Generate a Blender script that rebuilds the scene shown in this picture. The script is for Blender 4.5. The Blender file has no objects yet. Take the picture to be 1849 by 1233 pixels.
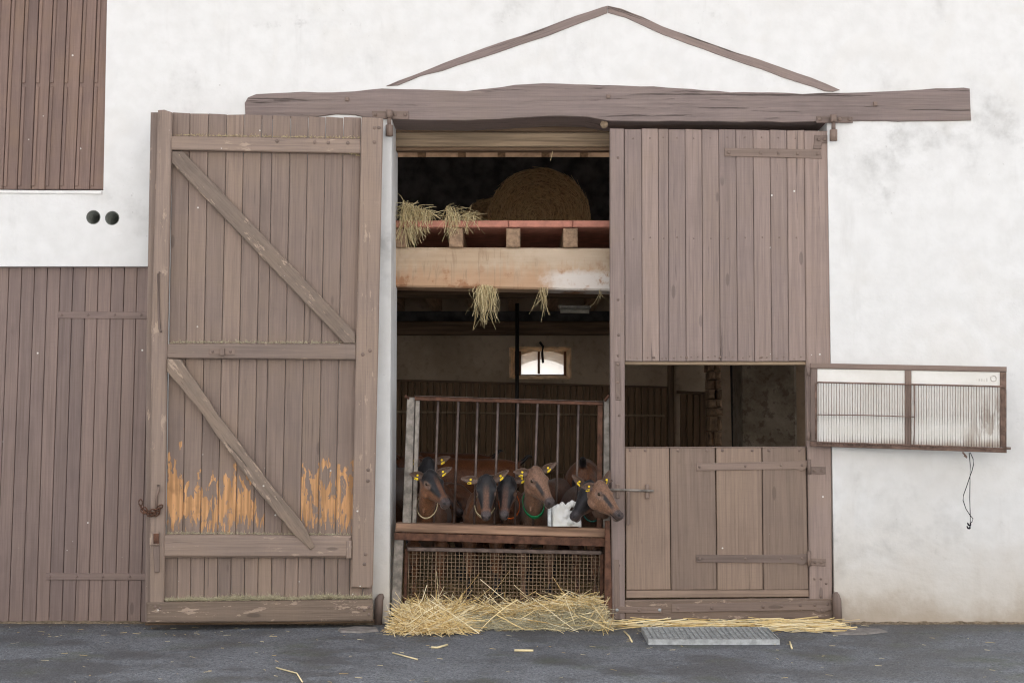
import bpy, bmesh, math, random
import numpy as np
from mathutils import Vector, Matrix, noise as mnoise

R = math.radians
random.seed(7); np.random.seed(7)
sc = bpy.context.scene
col = sc.collection

# ------------------------------------------------------------------ camera
F, CX, CY = 2568.0, 924.5, 616.5          # focal length and centre in photograph pixels
TILT, DIST, CAMH = math.atan(174 / 2568), 8.75, 1.125
cam_d = bpy.data.cameras.new('camera')
cam = bpy.data.objects.new('camera', cam_d)
col.objects.link(cam)
cam.location = (0, -DIST, CAMH)
cam.rotation_euler = (R(90) + TILT, 0, 0)
cam_d.sensor_width = 36
cam_d.lens = 36 * F / 1849
cam_d.clip_end = 2000
sc.camera = cam

# ------------------------------------------------------------------ sky and sun
SUN_EL, SUN_AZ = R(56), R(14)             # the sun stands behind the barn: the facade is in open shade
world = bpy.data.worlds.new('World')
sc.world = world
world.use_nodes = True
wn = world.node_tree
bg = wn.nodes['Background']
sky = wn.nodes.new('ShaderNodeTexSky')
sky.sky_type = 'NISHITA'
sky.sun_disc = False
sky.sun_elevation = SUN_EL
sky.sun_rotation = SUN_AZ
sky.dust_density = 4.0
sky.air_density = 1.0
hs = wn.nodes.new('ShaderNodeHueSaturation')
hs.inputs['Saturation'].default_value = 0.22
wn.links.new(sky.outputs[0], hs.inputs['Color'])
wn.links.new(hs.outputs[0], bg.inputs[0])
bg.inputs[1].default_value = 0.15
sun_d = bpy.data.lights.new('sun', 'SUN')
sun = bpy.data.objects.new('sun', sun_d)
col.objects.link(sun)
sun_d.energy = 5.0
sun_d.angle = R(0.53)
sun_d.color = (1.0, 0.965, 0.92)
sdir = Vector((math.sin(SUN_AZ) * math.cos(SUN_EL), math.cos(SUN_AZ) * math.cos(SUN_EL), math.sin(SUN_EL)))
sun.rotation_euler = sdir.to_track_quat('Z', 'Y').to_euler()
sun.location = sdir * 30

sc.view_settings.view_transform = 'Standard'
sc.view_settings.look = 'None'
sc.view_settings.gamma = 1
sc.view_settings.exposure = 1.5
sc.view_settings.use_curve_mapping = False
sc.render.engine = 'CYCLES'
sc.cycles.use_denoising = True
sc.cycles.filter_width = 1.15
sc.cycles.max_bounces = 8
sc.cycles.diffuse_bounces = 5
sc.cycles.caustics_reflective = False
sc.cycles.caustics_refractive = False

# ------------------------------------------------------------------ geometry helpers
fwd = Vector((0, math.cos(TILT), math.sin(TILT)))
upv = Vector((0, -math.sin(TILT), math.cos(TILT)))
CAM = Vector((0, -DIST, CAMH))

class Plane:
    """a real plane in the yard; n points outwards, towards the yard"""
    def __init__(s, p, n): s.p = Vector(p); s.n = Vector(n).normalized()
def PY(y): return Plane((0, y, 0), (0, -1, 0))

def U(px, py, pl, off=0.0):
    d = fwd * F + Vector((1, 0, 0)) * (px - CX) + upv * (CY - py)
    if not isinstance(pl, Plane): pl = PY(pl)
    t = ((pl.p + pl.n * off) - CAM).dot(pl.n) / d.dot(pl.n)
    return CAM + d * t
def G(px, py, z=0.0):
    d = fwd * F + Vector((1, 0, 0)) * (px - CX) + upv * (CY - py)
    return CAM + d * ((z - CAMH) / d.z)

WM = {}
def place(o, M, parent=None):
    WM[o.name] = M.copy()
    if parent is not None:
        o.parent = parent
        o.matrix_basis = WM[parent.name].inverted() @ M
    else:
        o.matrix_basis = M
    col.objects.link(o)
    return o

def tag(o, label=None, cat=None, group=None, kind=None):
    if label: o['label'] = label
    if cat: o['category'] = cat
    if group: o['group'] = group
    if kind: o['kind'] = kind
    return o

def thing(name, loc, label, cat, group=None):
    o = bpy.data.objects.new(name, None)
    o.empty_display_size = 0.1
    place(o, Matrix.Translation(Vector(loc)))
    return tag(o, label, cat, group)

def newmesh(name, vs, fs, mat, smooth=False):
    me = bpy.data.meshes.new(name)
    me.from_pydata([tuple(v) for v in vs], [], fs)
    if mat is not None: me.materials.append(mat)
    if smooth:
        me.polygons.foreach_set('use_smooth', [True] * len(me.polygons))
    me.update()
    return me

def mobj(name, vs, fs, mat, parent=None, smooth=False, M=None):
    """verts given in world space; M is the object's world frame"""
    vs = [Vector(v) for v in vs]
    if M is None:
        c = sum(vs, Vector()) / len(vs)
        M = Matrix.Translation(c)
    Mi = M.inverted()
    me = newmesh(name, [Mi @ v for v in vs], fs, mat, smooth)
    o = bpy.data.objects.new(name, me)
    return place(o, M, parent)

def frame(origin, zdir, ydir):
    z = zdir.normalized(); y = (ydir - z * ydir.dot(z)).normalized(); x = y.cross(z)
    return Matrix(((x.x, y.x, z.x, origin.x), (x.y, y.y, z.y, origin.y), (x.z, y.z, z.z, origin.z), (0, 0, 0, 1)))

def slab(name, front, n, thick, mat, parent=None, bev=0.004, zdir=None, jit=0.0):
    """convex polygon 'front' (clockwise seen from the yard) extruded by thick against n, front edge chamfered"""
    k = len(front)
    if jit: front = [p + Vector((random.uniform(-jit, jit), 0, random.uniform(-jit, jit))) for p in front]
    c = sum(front, Vector()) / k
    inner = []
    for i in range(k):
        a, b, d = front[i - 1], front[i], front[(i + 1) % k]
        e1 = (b - a).normalized(); e2 = (d - b).normalized()
        n1 = e1.cross(n); n2 = e2.cross(n)
        if n1.dot(c - b) < 0: n1 = -n1
        if n2.dot(c - b) < 0: n2 = -n2
        m = n1 + n2
        inner.append(b + m * (bev / max(0.3, m.dot(n1))))
    vs = inner + [p - n * bev for p in front] + [p - n * thick for p in front]
    fs = [list(range(k))[::-1]]
    for i in range(k):
        j = (i + 1) % k
        fs.append([i, j, k + j, k + i]); fs.append([k + i, k + j, 2 * k + j, 2 * k + i])
    fs.append(list(range(2 * k, 3 * k)))
    if zdir is None:
        es = [(front[(i + 1) % k] - front[i]) for i in range(k)]
        zdir = max(es, key=lambda e: e.length)
    M = frame(c, zdir, -n)
    return mobj(name, vs, fs, mat, parent, M=M)

def board(name, q, pl, off, thick, mat, parent=None, bev=0.004, zdir=None):
    if not isinstance(pl, Plane): pl = PY(pl)
    if len(q) == 2:
        (x0, y0), (x1, y1) = q
        q = [(x0, y0), (x1, y0), (x1, y1), (x0, y1)]
    return slab(name, [U(x, y, pl, off) for x, y in q], pl.n, thick, mat, parent, bev, zdir)

def wbox(name, lo, hi, mat, parent=None, bev=0.004, long=None):
    """axis-aligned box with chamfered front, world corners"""
    x0, y0, z0 = lo; x1, y1, z1 = hi
    pts = [Vector((x0, y0, z1)), Vector((x1, y0, z1)), Vector((x1, y0, z0)), Vector((x0, y0, z0))]
    zd = {'x': Vector((1, 0, 0)), 'y': Vector((0, 1, 0)), 'z': Vector((0, 0, 1)), None: None}[long]
    if long == 'y':
        o = slab(name, pts, Vector((0, -1, 0)), y1 - y0, mat, parent, bev, None)
        # grain along the depth: rebuild frame
        Mw = WM[o.name]; M2 = frame(Mw.translation.copy(), Vector((0, 1, 0)), Vector((0, 0, 1)))
        o.data.transform(M2.inverted() @ Mw)
        WM[o.name] = M2
        o.matrix_basis = (WM[parent.name].inverted() @ M2) if parent else M2
        return o
    return slab(name, pts, Vector((0, -1, 0)), y1 - y0, mat, parent, bev, zd)

def tube_data(pts, rads, n=10, caps=True, squash=None, up=Vector((0, 0, 1))):
    """closed tube through points; rads = r or (rx, ry) per point"""
    vs, fs = [], []
    pts = [Vector(p) for p in pts]
    for i, p in enumerate(pts):
        t = (pts[min(i + 1, len(pts) - 1)] - pts[max(i - 1, 0)]).normalized()
        u = up - t * up.dot(t)
        if u.length < 1e-3: u = Vector((0, 1, 0)) - t * t.y
        u.normalize(); s = t.cross(u)
        r = rads[i] if hasattr(rads, '__len__') else rads
        rx, ry = r if isinstance(r, tuple) else (r, r)
        for k in range(n):
            a = 2 * math.pi * k / n
            vs.append(p + s * (math.cos(a) * rx) + u * (math.sin(a) * ry))
    for i in range(len(pts) - 1):
        for k in range(n):
            a, b = i * n + k, i * n + (k + 1) % n
            fs.append([a, b, b + n, a + n])
    if caps:
        fs.append(list(range(n))[::-1]); fs.append([(len(pts) - 1) * n + k for k in range(n)])
    return vs, fs

def tube(name, pts, rads, mat, parent=None, n=10, smooth=True):
    vs, fs = tube_data(pts, rads, n)
    pts = [Vector(p) for p in pts]
    d = pts[-1] - pts[0]
    if d.length < 1e-4: d = Vector((0, 0, 1))
    ref = Vector((0, 1, 0)) if abs(d.normalized().y) < 0.9 else Vector((0, 0, 1))
    M = frame((pts[0] + pts[-1]) / 2, d, ref)
    return mobj(name, vs, fs, mat, parent, smooth, M=M)

_bolt = {}
def bolt(pos, r, mat, parent, n=Vector((0, -1, 0)), name='bolt', square=False):
    key = (mat.name, square)
    if key not in _bolt:
        vs, fs = [], []
        if square:
            k = 4; rings = [(1.0, 0.0), (1.0, .55), (.8, .75)]
        else:
            k = 8; rings = [(1.0, 0.0), (.95, .3), (.6, .62)]
        for rr, h in rings:
            for i in range(k):
                a = 2 * math.pi * (i + .5) / k
                vs.append((math.cos(a) * rr, math.sin(a) * rr, h))
        for j in range(2):
            for i in range(k):
                fs.append([j * k + i, j * k + (i + 1) % k, (j + 1) * k + (i + 1) % k, (j + 1) * k + i])
        fs.append([2 * k + i for i in range(k)])
        _bolt[key] = newmesh(name, vs, fs, mat, not square)
    o = bpy.data.objects.new(name, _bolt[key])
    M = frame(pos, n, Vector((0, 0, 1))) @ Matrix.Diagonal((r, r, r, 1))
    return place(o, M, parent)

def lerp(a, b, t): return a + (b - a) * t
def qlerp(p, q, t): return (lerp(p[0], q[0], t), lerp(p[1], q[1], t))

# ------------------------------------------------------------------ material helpers
class NT:
    def __init__(s, name):
        s.m = bpy.data.materials.new(name); s.m.use_nodes = True
        s.t = s.m.node_tree; s.b = s.t.nodes['Principled BSDF']
        s.b.inputs['Specular IOR Level'].default_value = 0.3
    def n(s, typ, **kw):
        nd = s.t.nodes.new('ShaderNode' + typ)
        for k, v in kw.items():
            if k.startswith('_'): setattr(nd, k[1:], v)
            else: s.set(nd.inputs[k.replace('__', ' ')], v)
        return nd
    def set(s, inp, v):
        if hasattr(v, 'is_output') or isinstance(v, bpy.types.NodeSocket): s.t.links.new(v, inp)
        else: inp.default_value = v
    def math(s, op, a, b=0.0, clamp=False):
        nd = s.t.nodes.new('ShaderNodeMath'); nd.operation = op; nd.use_clamp = clamp
        s.set(nd.inputs[0], a); s.set(nd.inputs[1], b); return nd.outputs[0]
    def mix(s, f, a, b, blend='MIX'):
        nd = s.t.nodes.new('ShaderNodeMix'); nd.data_type = 'RGBA'; nd.blend_type = blend
        s.set(nd.inputs[0], f); s.set(nd.inputs[6], c4(a)); s.set(nd.inputs[7], c4(b)); return nd.outputs[2]
    def ramp(s, f, lo, hi, a=0.0, b=1.0):
        nd = s.t.nodes.new('ShaderNodeMapRange'); nd.interpolation_type = 'SMOOTHSTEP'
        s.set(nd.inputs[0], f); nd.inputs[1].default_value = lo; nd.inputs[2].default_value = hi
        nd.inputs[3].default_value = a; nd.inputs[4].default_value = b
        return nd.outputs[0]
    def noise(s, vec, scale, detail=4, rough=.55, sc3=None, dist=0.0):
        if sc3:
            mp = s.n('Mapping'); s.set(mp.inputs[0], vec); mp.inputs[3].default_value = sc3; vec = mp.outputs[0]
        nd = s.n('TexNoise', Scale=scale, Detail=detail, Roughness=rough, Distortion=dist); s.set(nd.inputs[0], vec)
        return nd.outputs[0]
    def voro(s, vec, scale, out='Distance', feature='F1'):
        nd = s.n('TexVoronoi', Scale=scale); nd.feature = feature; s.set(nd.inputs[0], vec); return nd.outputs[out]
    def obj(s, randomize=True):
        tc = s.n('TexCoord').outputs['Object']
        if not randomize: return tc
        oi = s.n('ObjectInfo').outputs['Random']
        k = s.math('MULTIPLY', oi, 37.0)
        va = s.n('VectorMath'); va.operation = 'ADD'
        s.set(va.inputs[0], tc); s.set(va.inputs[1], k); return va.outputs[0]
    def pos(s): return s.n('NewGeometry').outputs['Position']
    def bump(s, h, strength, dist, prev=None):
        nd = s.n('Bump', Strength=strength, Distance=dist); s.set(nd.inputs['Height'], h)
        if prev is not None: s.set(nd.inputs['Normal'], prev)
        return nd.outputs[0]
    def out(s, colr, rough=.8, normal=None, metal=0.0):
        s.set(s.b.inputs['Base Color'], c4(colr)); s.set(s.b.inputs['Roughness'], rough)
        s.set(s.b.inputs['Metallic'], metal)
        if normal is not None: s.set(s.b.inputs['Normal'], normal)
        return s.m
def c4(c):
    if isinstance(c, tuple) and len(c) == 3: return (*c, 1.0)
    return c
def sh(c, k): return tuple(x * k for x in c)

def paint(name, base, dust=(.305, .225, .165), dustk=.35, crack=.5, flake=0.0, wear=False, wood=(.53, .29, .135), specks=True, rough=.75, bumpk=.35, cw=0.0):
    s = NT(name); v = s.obj()
    g1 = s.noise(v, 1, 6, .65, (55, 55, 2.2))
    g2 = s.noise(v, 1, 3, .6, (240, 240, 7))
    big = s.noise(v, 2.2, 5, .62)
    stk = s.noise(v, 1, 4, .6, (105, 105, 1.4), .3)
    saw = s.noise(v, 1, 2, .5, (9, 9, 230))
    c = s.mix(s.ramp(g1, .3, .7), sh(base, .85), sh(base, 1.12))
    c = s.mix(s.math('MULTIPLY', s.ramp(big, .42, .72), dustk), c, dust)
    c = s.mix(s.math('MULTIPLY', s.ramp(big, .50, .28), .45), c, sh(base, .72))
    c = s.mix(s.math('MULTIPLY', s.ramp(stk, .54, .70), .55), c, sh(base, .62))
    c = s.mix(s.math('MULTIPLY', s.ramp(stk, .44, .30), .40), c, sh(base, 1.32))
    c = s.mix(s.math('MULTIPLY', s.ramp(saw, .5, .75), .16), c, sh(base, .7))
    rnd = s.n('ObjectInfo').outputs['Random']
    c = s.mix(1.0, c, s.n('CombineColor', Red=s.ramp(rnd, 0, 1, .87, 1.12), Green=s.ramp(rnd, 0, 1, .87, 1.10), Blue=s.ramp(rnd, 0, 1, .88, 1.07)).outputs[0], 'MULTIPLY')
    ck = s.math('MULTIPLY', s.ramp(s.noise(v, 1, 5, .7, (38, 38, 1.1)), .37 + cw, .31 + cw), crack)
    mpk = s.n('Mapping'); s.set(mpk.inputs[0], v); mpk.inputs[3].default_value = (9, 9, 2.6)
    kd = s.voro(mpk.outputs[0], 1)
    kn = s.math('MULTIPLY', s.ramp(kd, .13, .09), s.ramp(s.noise(v, 1.7, 1), .52, .56))
    c = s.mix(s.math('MULTIPLY', kn, .55), c, sh(base, .45))
    c = s.mix(ck, c, sh(base, .35))
    c = s.mix(s.math('MULTIPLY', s.ramp(g2, .5, .8), .25), c, sh(base, .6))
    h = s.math('ADD', s.math('MULTIPLY', g1, 1.0), s.math('MULTIPLY', g2, .6))
    h = s.math('ADD', h, s.math('MULTIPLY', stk, -.8))
    h = s.math('ADD', h, s.math('MULTIPLY', saw, -.25))
    h = s.math('SUBTRACT', h, s.math('MULTIPLY', ck, .9))
    if flake:
        fn = s.noise(v, 1, 6, .7, (26, 26, 7))
        gate = s.noise(v, 3.5, 2, .5)
        fm = s.math('MULTIPLY', s.ramp(fn, .57, .61), s.ramp(gate, .60 - flake * .3, .66 - flake * .3))
        c = s.mix(s.math('MULTIPLY', fm, .8), c, (.46, .35, .27))
        h = s.math('SUBTRACT', h, s.math('MULTIPLY', fm, .5))
    if wear:
        top = s.n('Attribute', _attribute_type='OBJECT', _attribute_name='wear').outputs['Fac']
        z = s.n('SeparateXYZ', Vector=s.pos()).outputs['Z']
        st = s.math('ADD', s.math('MULTIPLY', s.noise(v, 1, 3, .5, (15, 15, 5), 1.2), .80), s.math('MULTIPLY', s.noise(v, 1, 5, .65, (75, 75, 5), .5), .20))
        st2 = s.noise(v, 1, 4, .6, (60, 60, 9))
        lim = s.math('ADD', top, s.math('MULTIPLY', s.math('SUBTRACT', st, .52), 1.15))
        up = s.ramp(s.math('SUBTRACT', lim, z), -.008, .008)
        lo = s.math('ADD', .575, s.math('MULTIPLY', s.math('SUBTRACT', st2, .42), .55))
        lowm = s.ramp(s.math('SUBTRACT', z, lo), -.012, .012)
        isl = s.ramp(s.noise(v, 1, 5, .7, (17, 17, 6), .9), .40, .45)
        m = s.math('MULTIPLY', s.math('MULTIPLY', up, lowm), isl)
        wc = s.mix(s.ramp(s.noise(v, 1, 5, .6, (60, 60, 2.5)), .35, .68), sh(wood, .70), sh(wood, 1.28))
        wc = s.mix(s.math('MULTIPLY', s.ramp(s.noise(v, 9, 3, .6), .52, .75), .5), wc, sh(wood, .45))
        c = s.mix(m, c, wc)
        h = s.math('SUBTRACT', h, s.math('MULTIPLY', m, 1.2))
    if specks:
        vd = s.voro(v, 11)
        sp = s.math('MULTIPLY', s.ramp(vd, .08, .05), s.ramp(s.noise(v, 5, 1), .57, .61))
        c = s.mix(sp, c, (.72, .70, .66))
    return s.out(c, rough, s.bump(h, bumpk, .004))

def simple(name, colr, rough=.7, metal=0.0, var=.2, scale=30, bumpk=.2, sc3=None):
    s = NT(name); v = s.obj()
    n = s.noise(v, scale if not sc3 else 1, 5, .6, sc3)
    c = s.mix(s.ramp(n, .3, .7), sh(colr, 1 - var), sh(colr, 1 + var))
    return s.out(c, rough, s.bump(n, bumpk, .003), metal)

# ------------------------------------------------------------------ materials
BROWN = (.225, .168, .140)
M_leaf = paint('brown paint on open door boards', (.262, .198, .166), dustk=.45, crack=.55, wear=True)
M_leaff = paint('brown paint on open door frame', (.255, .196, .166), dustk=.40, crack=.6, flake=.25)
M_brace = paint('weathered brown brace', (.225, .175, .142), dustk=.5, crack=.9, flake=1.0, bumpk=.6)
M_kick = paint('worn kick board paint', (.190, .145, .115), dustk=.3, crack=.9, flake=1.0, bumpk=.6)
M_door = paint('brown paint on closed door', (.295, .228, .205), dustk=.30, crack=.75)
M_half = paint('tan brown paint on half door', (.268, .198, .158), dustk=.35, crack=.45)
M_sill = paint('flaking paint on door bottom', (.215, .158, .125), dustk=.3, crack=.7, flake=1.0)
M_gar = paint('smooth brown paint on left door', (.222, .163, .146), dustk=.15, crack=.2, rough=.55, bumpk=.15)
M_shut = paint('brown shutter paint with rusty bloom', (.215, .148, .126), dust=(.28, .185, .12), dustk=.45, crack=.3, rough=.6)
M_lint = paint('brown paint on oak lintel', (.285, .224, .205), dust=(.30, .235, .19), dustk=.4, crack=.95, specks=False, bumpk=.9, cw=.035)
M_iron = paint('painted iron', (.215, .160, .135), dustk=.2, crack=.0, specks=False, rough=.6, bumpk=.1)
M_rust = simple('rusty steel', (.115, .055, .035), .75, 0.1, .45, 26)
M_steel = simple('grey steel with rust', (.25, .225, .20), .6, .3, .45, 18)
M_bar = simple('dull worn bar steel', (.125, .095, .085), .5, .45, .35, 20)
M_galv = simple('galvanised steel', (.42, .44, .45), .5, .55, .25, 30)
M_dark = simple('dark iron', (.02, .018, .016), .7, .2, .2)
M_hole = simple('grey clay pipe', (.20, .21, .19), .85, 0, .15)
M_oldwood = simple('old dark timber', (.15, .098, .062), .85, 0, .4, 1, .5, (30, 30, 2))
M_joist = simple('sawn joist timber', (.30, .20, .13), .85, 0, .3, 1, .4, (40, 40, 3))
M_header = simple('bare header timber', (.27, .20, .135), .85, 0, .35, 1, .5, (50, 50, 2))
M_wains = simple('dingy brown boarding', (.175, .110, .064), .8, 0, .3, 1, .3, (40, 40, 2))
M_plankint = M_wains
M_rope = simple('black cord', (.015, .015, .02), .8)
M_ledge = simple('bare wood of sill rail', (.30, .185, .125), .75, 0, .45, 1, .4, (26, 26, 2))
M_tile = simple('old roof tile', (.32, .24, .19), .9, 0, .3, 9)
M_terra = simple('pink terracotta slab', (.48, .21, .155), .85, 0, .18, 14)
M_lime = simple('lime white trim', (.78, .77, .75), .8, 0, .05, 10)

def plaster_mat():
    s = NT('white lime plaster'); p = s.pos()
    cl = s.noise(p, .9, 6, .62)
    cl2 = s.noise(p, 3.1, 5, .65)
    fine = s.noise(p, 60, 4, .6)
    lum = s.noise(p, 9, 4, .5)
    gate = s.noise(p, .55, 2, .5)
    c = s.mix(s.ramp(lum, .3, .7), (.735, .732, .72), (.785, .783, .775))
    m = s.math('MULTIPLY', s.ramp(cl, .53, .68), s.ramp(cl2, .40, .64))
    c = s.mix(s.math('MULTIPLY', m, .9), c, (.46, .455, .44))
    m2 = s.math('MULTIPLY', s.ramp(s.noise(p, 5.5, 5, .7), .60, .80), s.ramp(gate, .50, .62))
    c = s.mix(s.math('MULTIPLY', m2, .75), c, (.40, .40, .39))
    tr = s.noise(p, 1.7, 3, .5, None, 1.5)
    c = s.mix(s.math('MULTIPLY', s.ramp(tr, .52, .66), .2), c, (.70, .675, .63))
    vs_ = s.noise(p, 1, 5, .65, (4, 4, .7))
    c = s.mix(s.math('MULTIPLY', s.ramp(vs_, .58, .74), .35), c, (.56, .55, .53))
    fl = s.math('MULTIPLY', s.ramp(s.noise(p, 26, 4, .7), .64, .72), s.ramp(cl, .45, .6))
    c = s.mix(s.math('MULTIPLY', fl, .55), c, (.42, .41, .39))
    # splash dirt along the foot of the wall
    z = s.n('SeparateXYZ', Vector=p).outputs['Z']
    d = s.math('ADD', z, s.math('MULTIPLY', s.math('SUBTRACT', cl2, .5), .5))
    c = s.mix(s.math('MULTIPLY', s.ramp(d, .75, -.05), .7), c, (.56, .49, .40))
    c = s.mix(s.math('MULTIPLY', s.ramp(d, .20, -.02), .7), c, (.40, .32, .24))
    pit = s.math('MULTIPLY', s.ramp(s.voro(p, 9), .05, .025), s.ramp(s.noise(p, 4, 1), .62, .66))
    c = s.mix(s.math('MULTIPLY', pit, .7), c, (.30, .27, .23))
    h = s.math('ADD', s.math('MULTIPLY', lum, 1.6), s.math('MULTIPLY', fine, .22))
    h = s.math('ADD', h, s.math('ADD', s.math('MULTIPLY', cl2, 1.5), s.math('MULTIPLY', tr, 3.0)))
    return s.out(c, .92, s.bump(h, .30, .012))
M_plas = plaster_mat()

def inner_plaster():
    s = NT('grimy stable plaster'); p = s.pos()
    a = s.noise(p, 1.3, 6, .65); b = s.noise(p, 14, 5, .6)
    c = s.mix(s.ramp(a, .3, .7), (.36, .275, .195), (.54, .43, .32))
    c = s.mix(s.math('MULTIPLY', s.ramp(b, .5, .8), .5), c, (.09, .065, .045))
    return s.out(c, .95, s.bump(b, .5, .01))
M_iplas = inner_plaster()
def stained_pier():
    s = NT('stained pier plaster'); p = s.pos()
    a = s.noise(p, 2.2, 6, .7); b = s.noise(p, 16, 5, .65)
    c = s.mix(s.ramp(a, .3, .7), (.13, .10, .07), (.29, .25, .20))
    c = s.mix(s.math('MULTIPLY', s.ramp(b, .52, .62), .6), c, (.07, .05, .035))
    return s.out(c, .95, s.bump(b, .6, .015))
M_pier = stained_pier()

def asphalt():
    s = NT('damp worn asphalt'); p = s.pos()
    ag = s.voro(p, 85); agc = s.n('TexVoronoi', Scale=85.0); s.set(agc.inputs[0], p)
    rnd = s.n('SeparateColor', Color=agc.outputs['Color']).outputs[0]
    mp = s.n('Mapping'); s.set(mp.inputs[0], p); mp.inputs[3].default_value = (1, 1.15, 1)
    w = s.noise(mp.outputs[0], 1.25, 6, .62); w2 = s.noise(mp.outputs[0], 3.4, 5, .6)
    c = s.mix(rnd, (.052, .055, .062), (.215, .225, .243))
    fg = s.n('TexVoronoi', Scale=210.0); s.set(fg.inputs[0], p)
    c = s.mix(.45, c, s.mix(s.n('SeparateColor', Color=fg.outputs['Color']).outputs[1], (.03, .032, .036), (.33, .34, .36)))
    wet = s.ramp(s.math('ADD', s.math('MULTIPLY', w, .7), s.math('MULTIPLY', w2, .3)), .44, .58)
    c = s.mix(s.math('MULTIPLY', wet, .55), c, (.045, .046, .046))
    y = s.n('SeparateXYZ', Vector=p).outputs['Y']
    gr = s.math('MULTIPLY', s.ramp(s.noise(mp.outputs[0], 2.3, 4, .6), .52, .70), .45)
    c = s.mix(gr, c, (.085, .095, .055))
    near = s.math('ADD', y, s.math('MULTIPLY', s.math('SUBTRACT', w2, .5), .5))
    c = s.mix(s.math('MULTIPLY', s.ramp(near, -.32, .05), .6), c, (.085, .070, .052))
    st = s.math('MULTIPLY', s.ramp(s.voro(p, 48), .20, .12), s.ramp(rnd, .60, .65))
    c = s.mix(s.math('MULTIPLY', st, .6), c, (.30, .30, .29))
    h = s.math('ADD', s.math('MULTIPLY', ag, -.8), s.math('MULTIPLY', w2, .5))
    rough = s.ramp(wet, 0, 1, .85, .55)
    return s.out(c, rough, s.bump(h, .8, .008))
M_asph = asphalt()

def beam_mat():
    s = NT('pale stained loft beam'); v = s.obj(False)
    g = s.noise(v, 1, 6, .65, (30, 30, 1.6)); drip = s.noise(v, 1, 4, .6, (3, 3, 20), 1.2); b = s.noise(v, 5, 6, .7)
    pos = s.n('SeparateXYZ', Vector=s.pos()); Z = pos.outputs['Z']; X = pos.outputs['X']
    big = s.noise(v, 2.4, 5, .6, None, .5)
    c = s.mix(s.ramp(g, .3, .7), (.43, .315, .215), (.50, .375, .26))
    c = s.mix(s.math('MULTIPLY', s.ramp(big, .40, .68), .55), c, (.62, .52, .41))
    c = s.mix(s.math('MULTIPLY', s.math('MULTIPLY', s.ramp(drip, .54, .66), s.ramp(big, .58, .42)), .5), c, (.27, .175, .11))
    low = s.ramp(s.math('ADD', Z, s.math('MULTIPLY', s.math('SUBTRACT', drip, .5), .3)), 2.27, 2.12)
    c = s.mix(s.math('MULTIPLY', low, .45), c, (.52, .28, .15))
    c = s.mix(s.math('MULTIPLY', s.math('MULTIPLY', s.ramp(b, .52, .62), low), .75), c, (.30, .13, .06))
    ww = s.math('MULTIPLY', s.ramp(s.math('ADD', X, s.math('MULTIPLY', b, .6)), .42, .62), s.ramp(s.math('ADD', Z, s.math('MULTIPLY', b, .16)), 2.30, 2.24))
    c = s.mix(s.math('MULTIPLY', s.math('MULTIPLY', ww, s.ramp(b, .62, .50)), .85), c, (.72, .68, .64))
    dk = s.ramp(s.noise(v, 1, 5, .7, (20, 20, 1.2)), .34, .28)
    c = s.mix(s.math('MULTIPLY', dk, .7), c, (.12, .07, .045))
    return s.out(c, .85, s.bump(s.math('ADD', g, b), .4, .006))
M_beam = beam_mat()

def straw_mat(name, cols, rough=.6):
    s = NT(name)
    r = s.n('NewGeometry').outputs['Random Per Island']
    rp = s.t.nodes.new('ShaderNodeValToRGB'); s.set(rp.inputs[0], r)
    el = rp.color_ramp.elements
    el[0].position = 0; el[0].color = (*cols[0], 1); el[1].position = 1; el[1].color = (*cols[-1], 1)
    for i, c in enumerate(cols[1:-1]):
        e = el.new((i + 1) / (len(cols) - 1)); e.color = (*c, 1)
    return s.out(rp.outputs[0], rough)
M_straw = straw_mat('golden straw', [(.56, .37, .14), (.80, .60, .27), (.86, .70, .38), (.88, .78, .54), (.68, .49, .21)])
M_hay = straw_mat('dry hay', [(.34, .26, .13), (.58, .47, .26), (.68, .57, .35), (.46, .40, .21), (.48, .35, .17)])
M_green = straw_mat('greenish hay dust', [(.36, .31, .20), (.50, .45, .30), (.60, .54, .38), (.42, .39, .25)])
M_litter = straw_mat('stable litter', [(.13, .09, .045), (.26, .18, .08), (.36, .26, .12), (.20, .14, .07)])
M_bale = straw_mat('old brown bale hay', [(.40, .26, .12), (.62, .43, .22), (.74, .54, .29), (.48, .32, .16)])

# ------------------------------------------------------------------ the ground
g = mobj('ground', [(-150, -150, 0), (150, -150, 0), (150, 150, 0), (-150, 150, 0)], [[0, 1, 2, 3]], M_asph, M=Matrix.Identity(4))
tag(g, 'dark damp asphalt yard in front of the barn', None, kind='structure')

# unseen house added behind the camera: its sunlit wall bounces light onto the facade
opp = thing('bounce_house', (0, -14.2, 0), 'unseen long white house added behind the camera to bounce light', 'house')
M_opp = simple('white bounce render', (.78, .77, .74), .9, 0, .04, 3)
def bx(name, lo, hi, mat, parent):
    (x0, y0, z0), (x1, y1, z1) = lo, hi
    vs = [(x, y, z) for z in (z0, z1) for x, y in ((x0, y0), (x1, y0), (x1, y1), (x0, y1))]
    return mobj(name, vs, [[3, 2, 1, 0], [4, 5, 6, 7], [0, 1, 5, 4], [1, 2, 6, 5], [2, 3, 7, 6], [3, 0, 4, 7]], mat, parent)
bx('wall', (-13, -20, 0), (13, -14.2, 6.2), M_opp, opp)
mobj('roof', [(-13.4, -13.8, 6.1), (13.4, -13.8, 6.1), (13.4, -20.4, 6.1), (-13.4, -20.4, 6.1), (-13.4, -17.1, 8.6), (13.4, -17.1, 8.6)],
     [[0, 1, 5, 4], [2, 3, 4, 5], [0, 4, 3], [1, 2, 5], [0, 3, 2, 1]], M_tile, opp)
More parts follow.
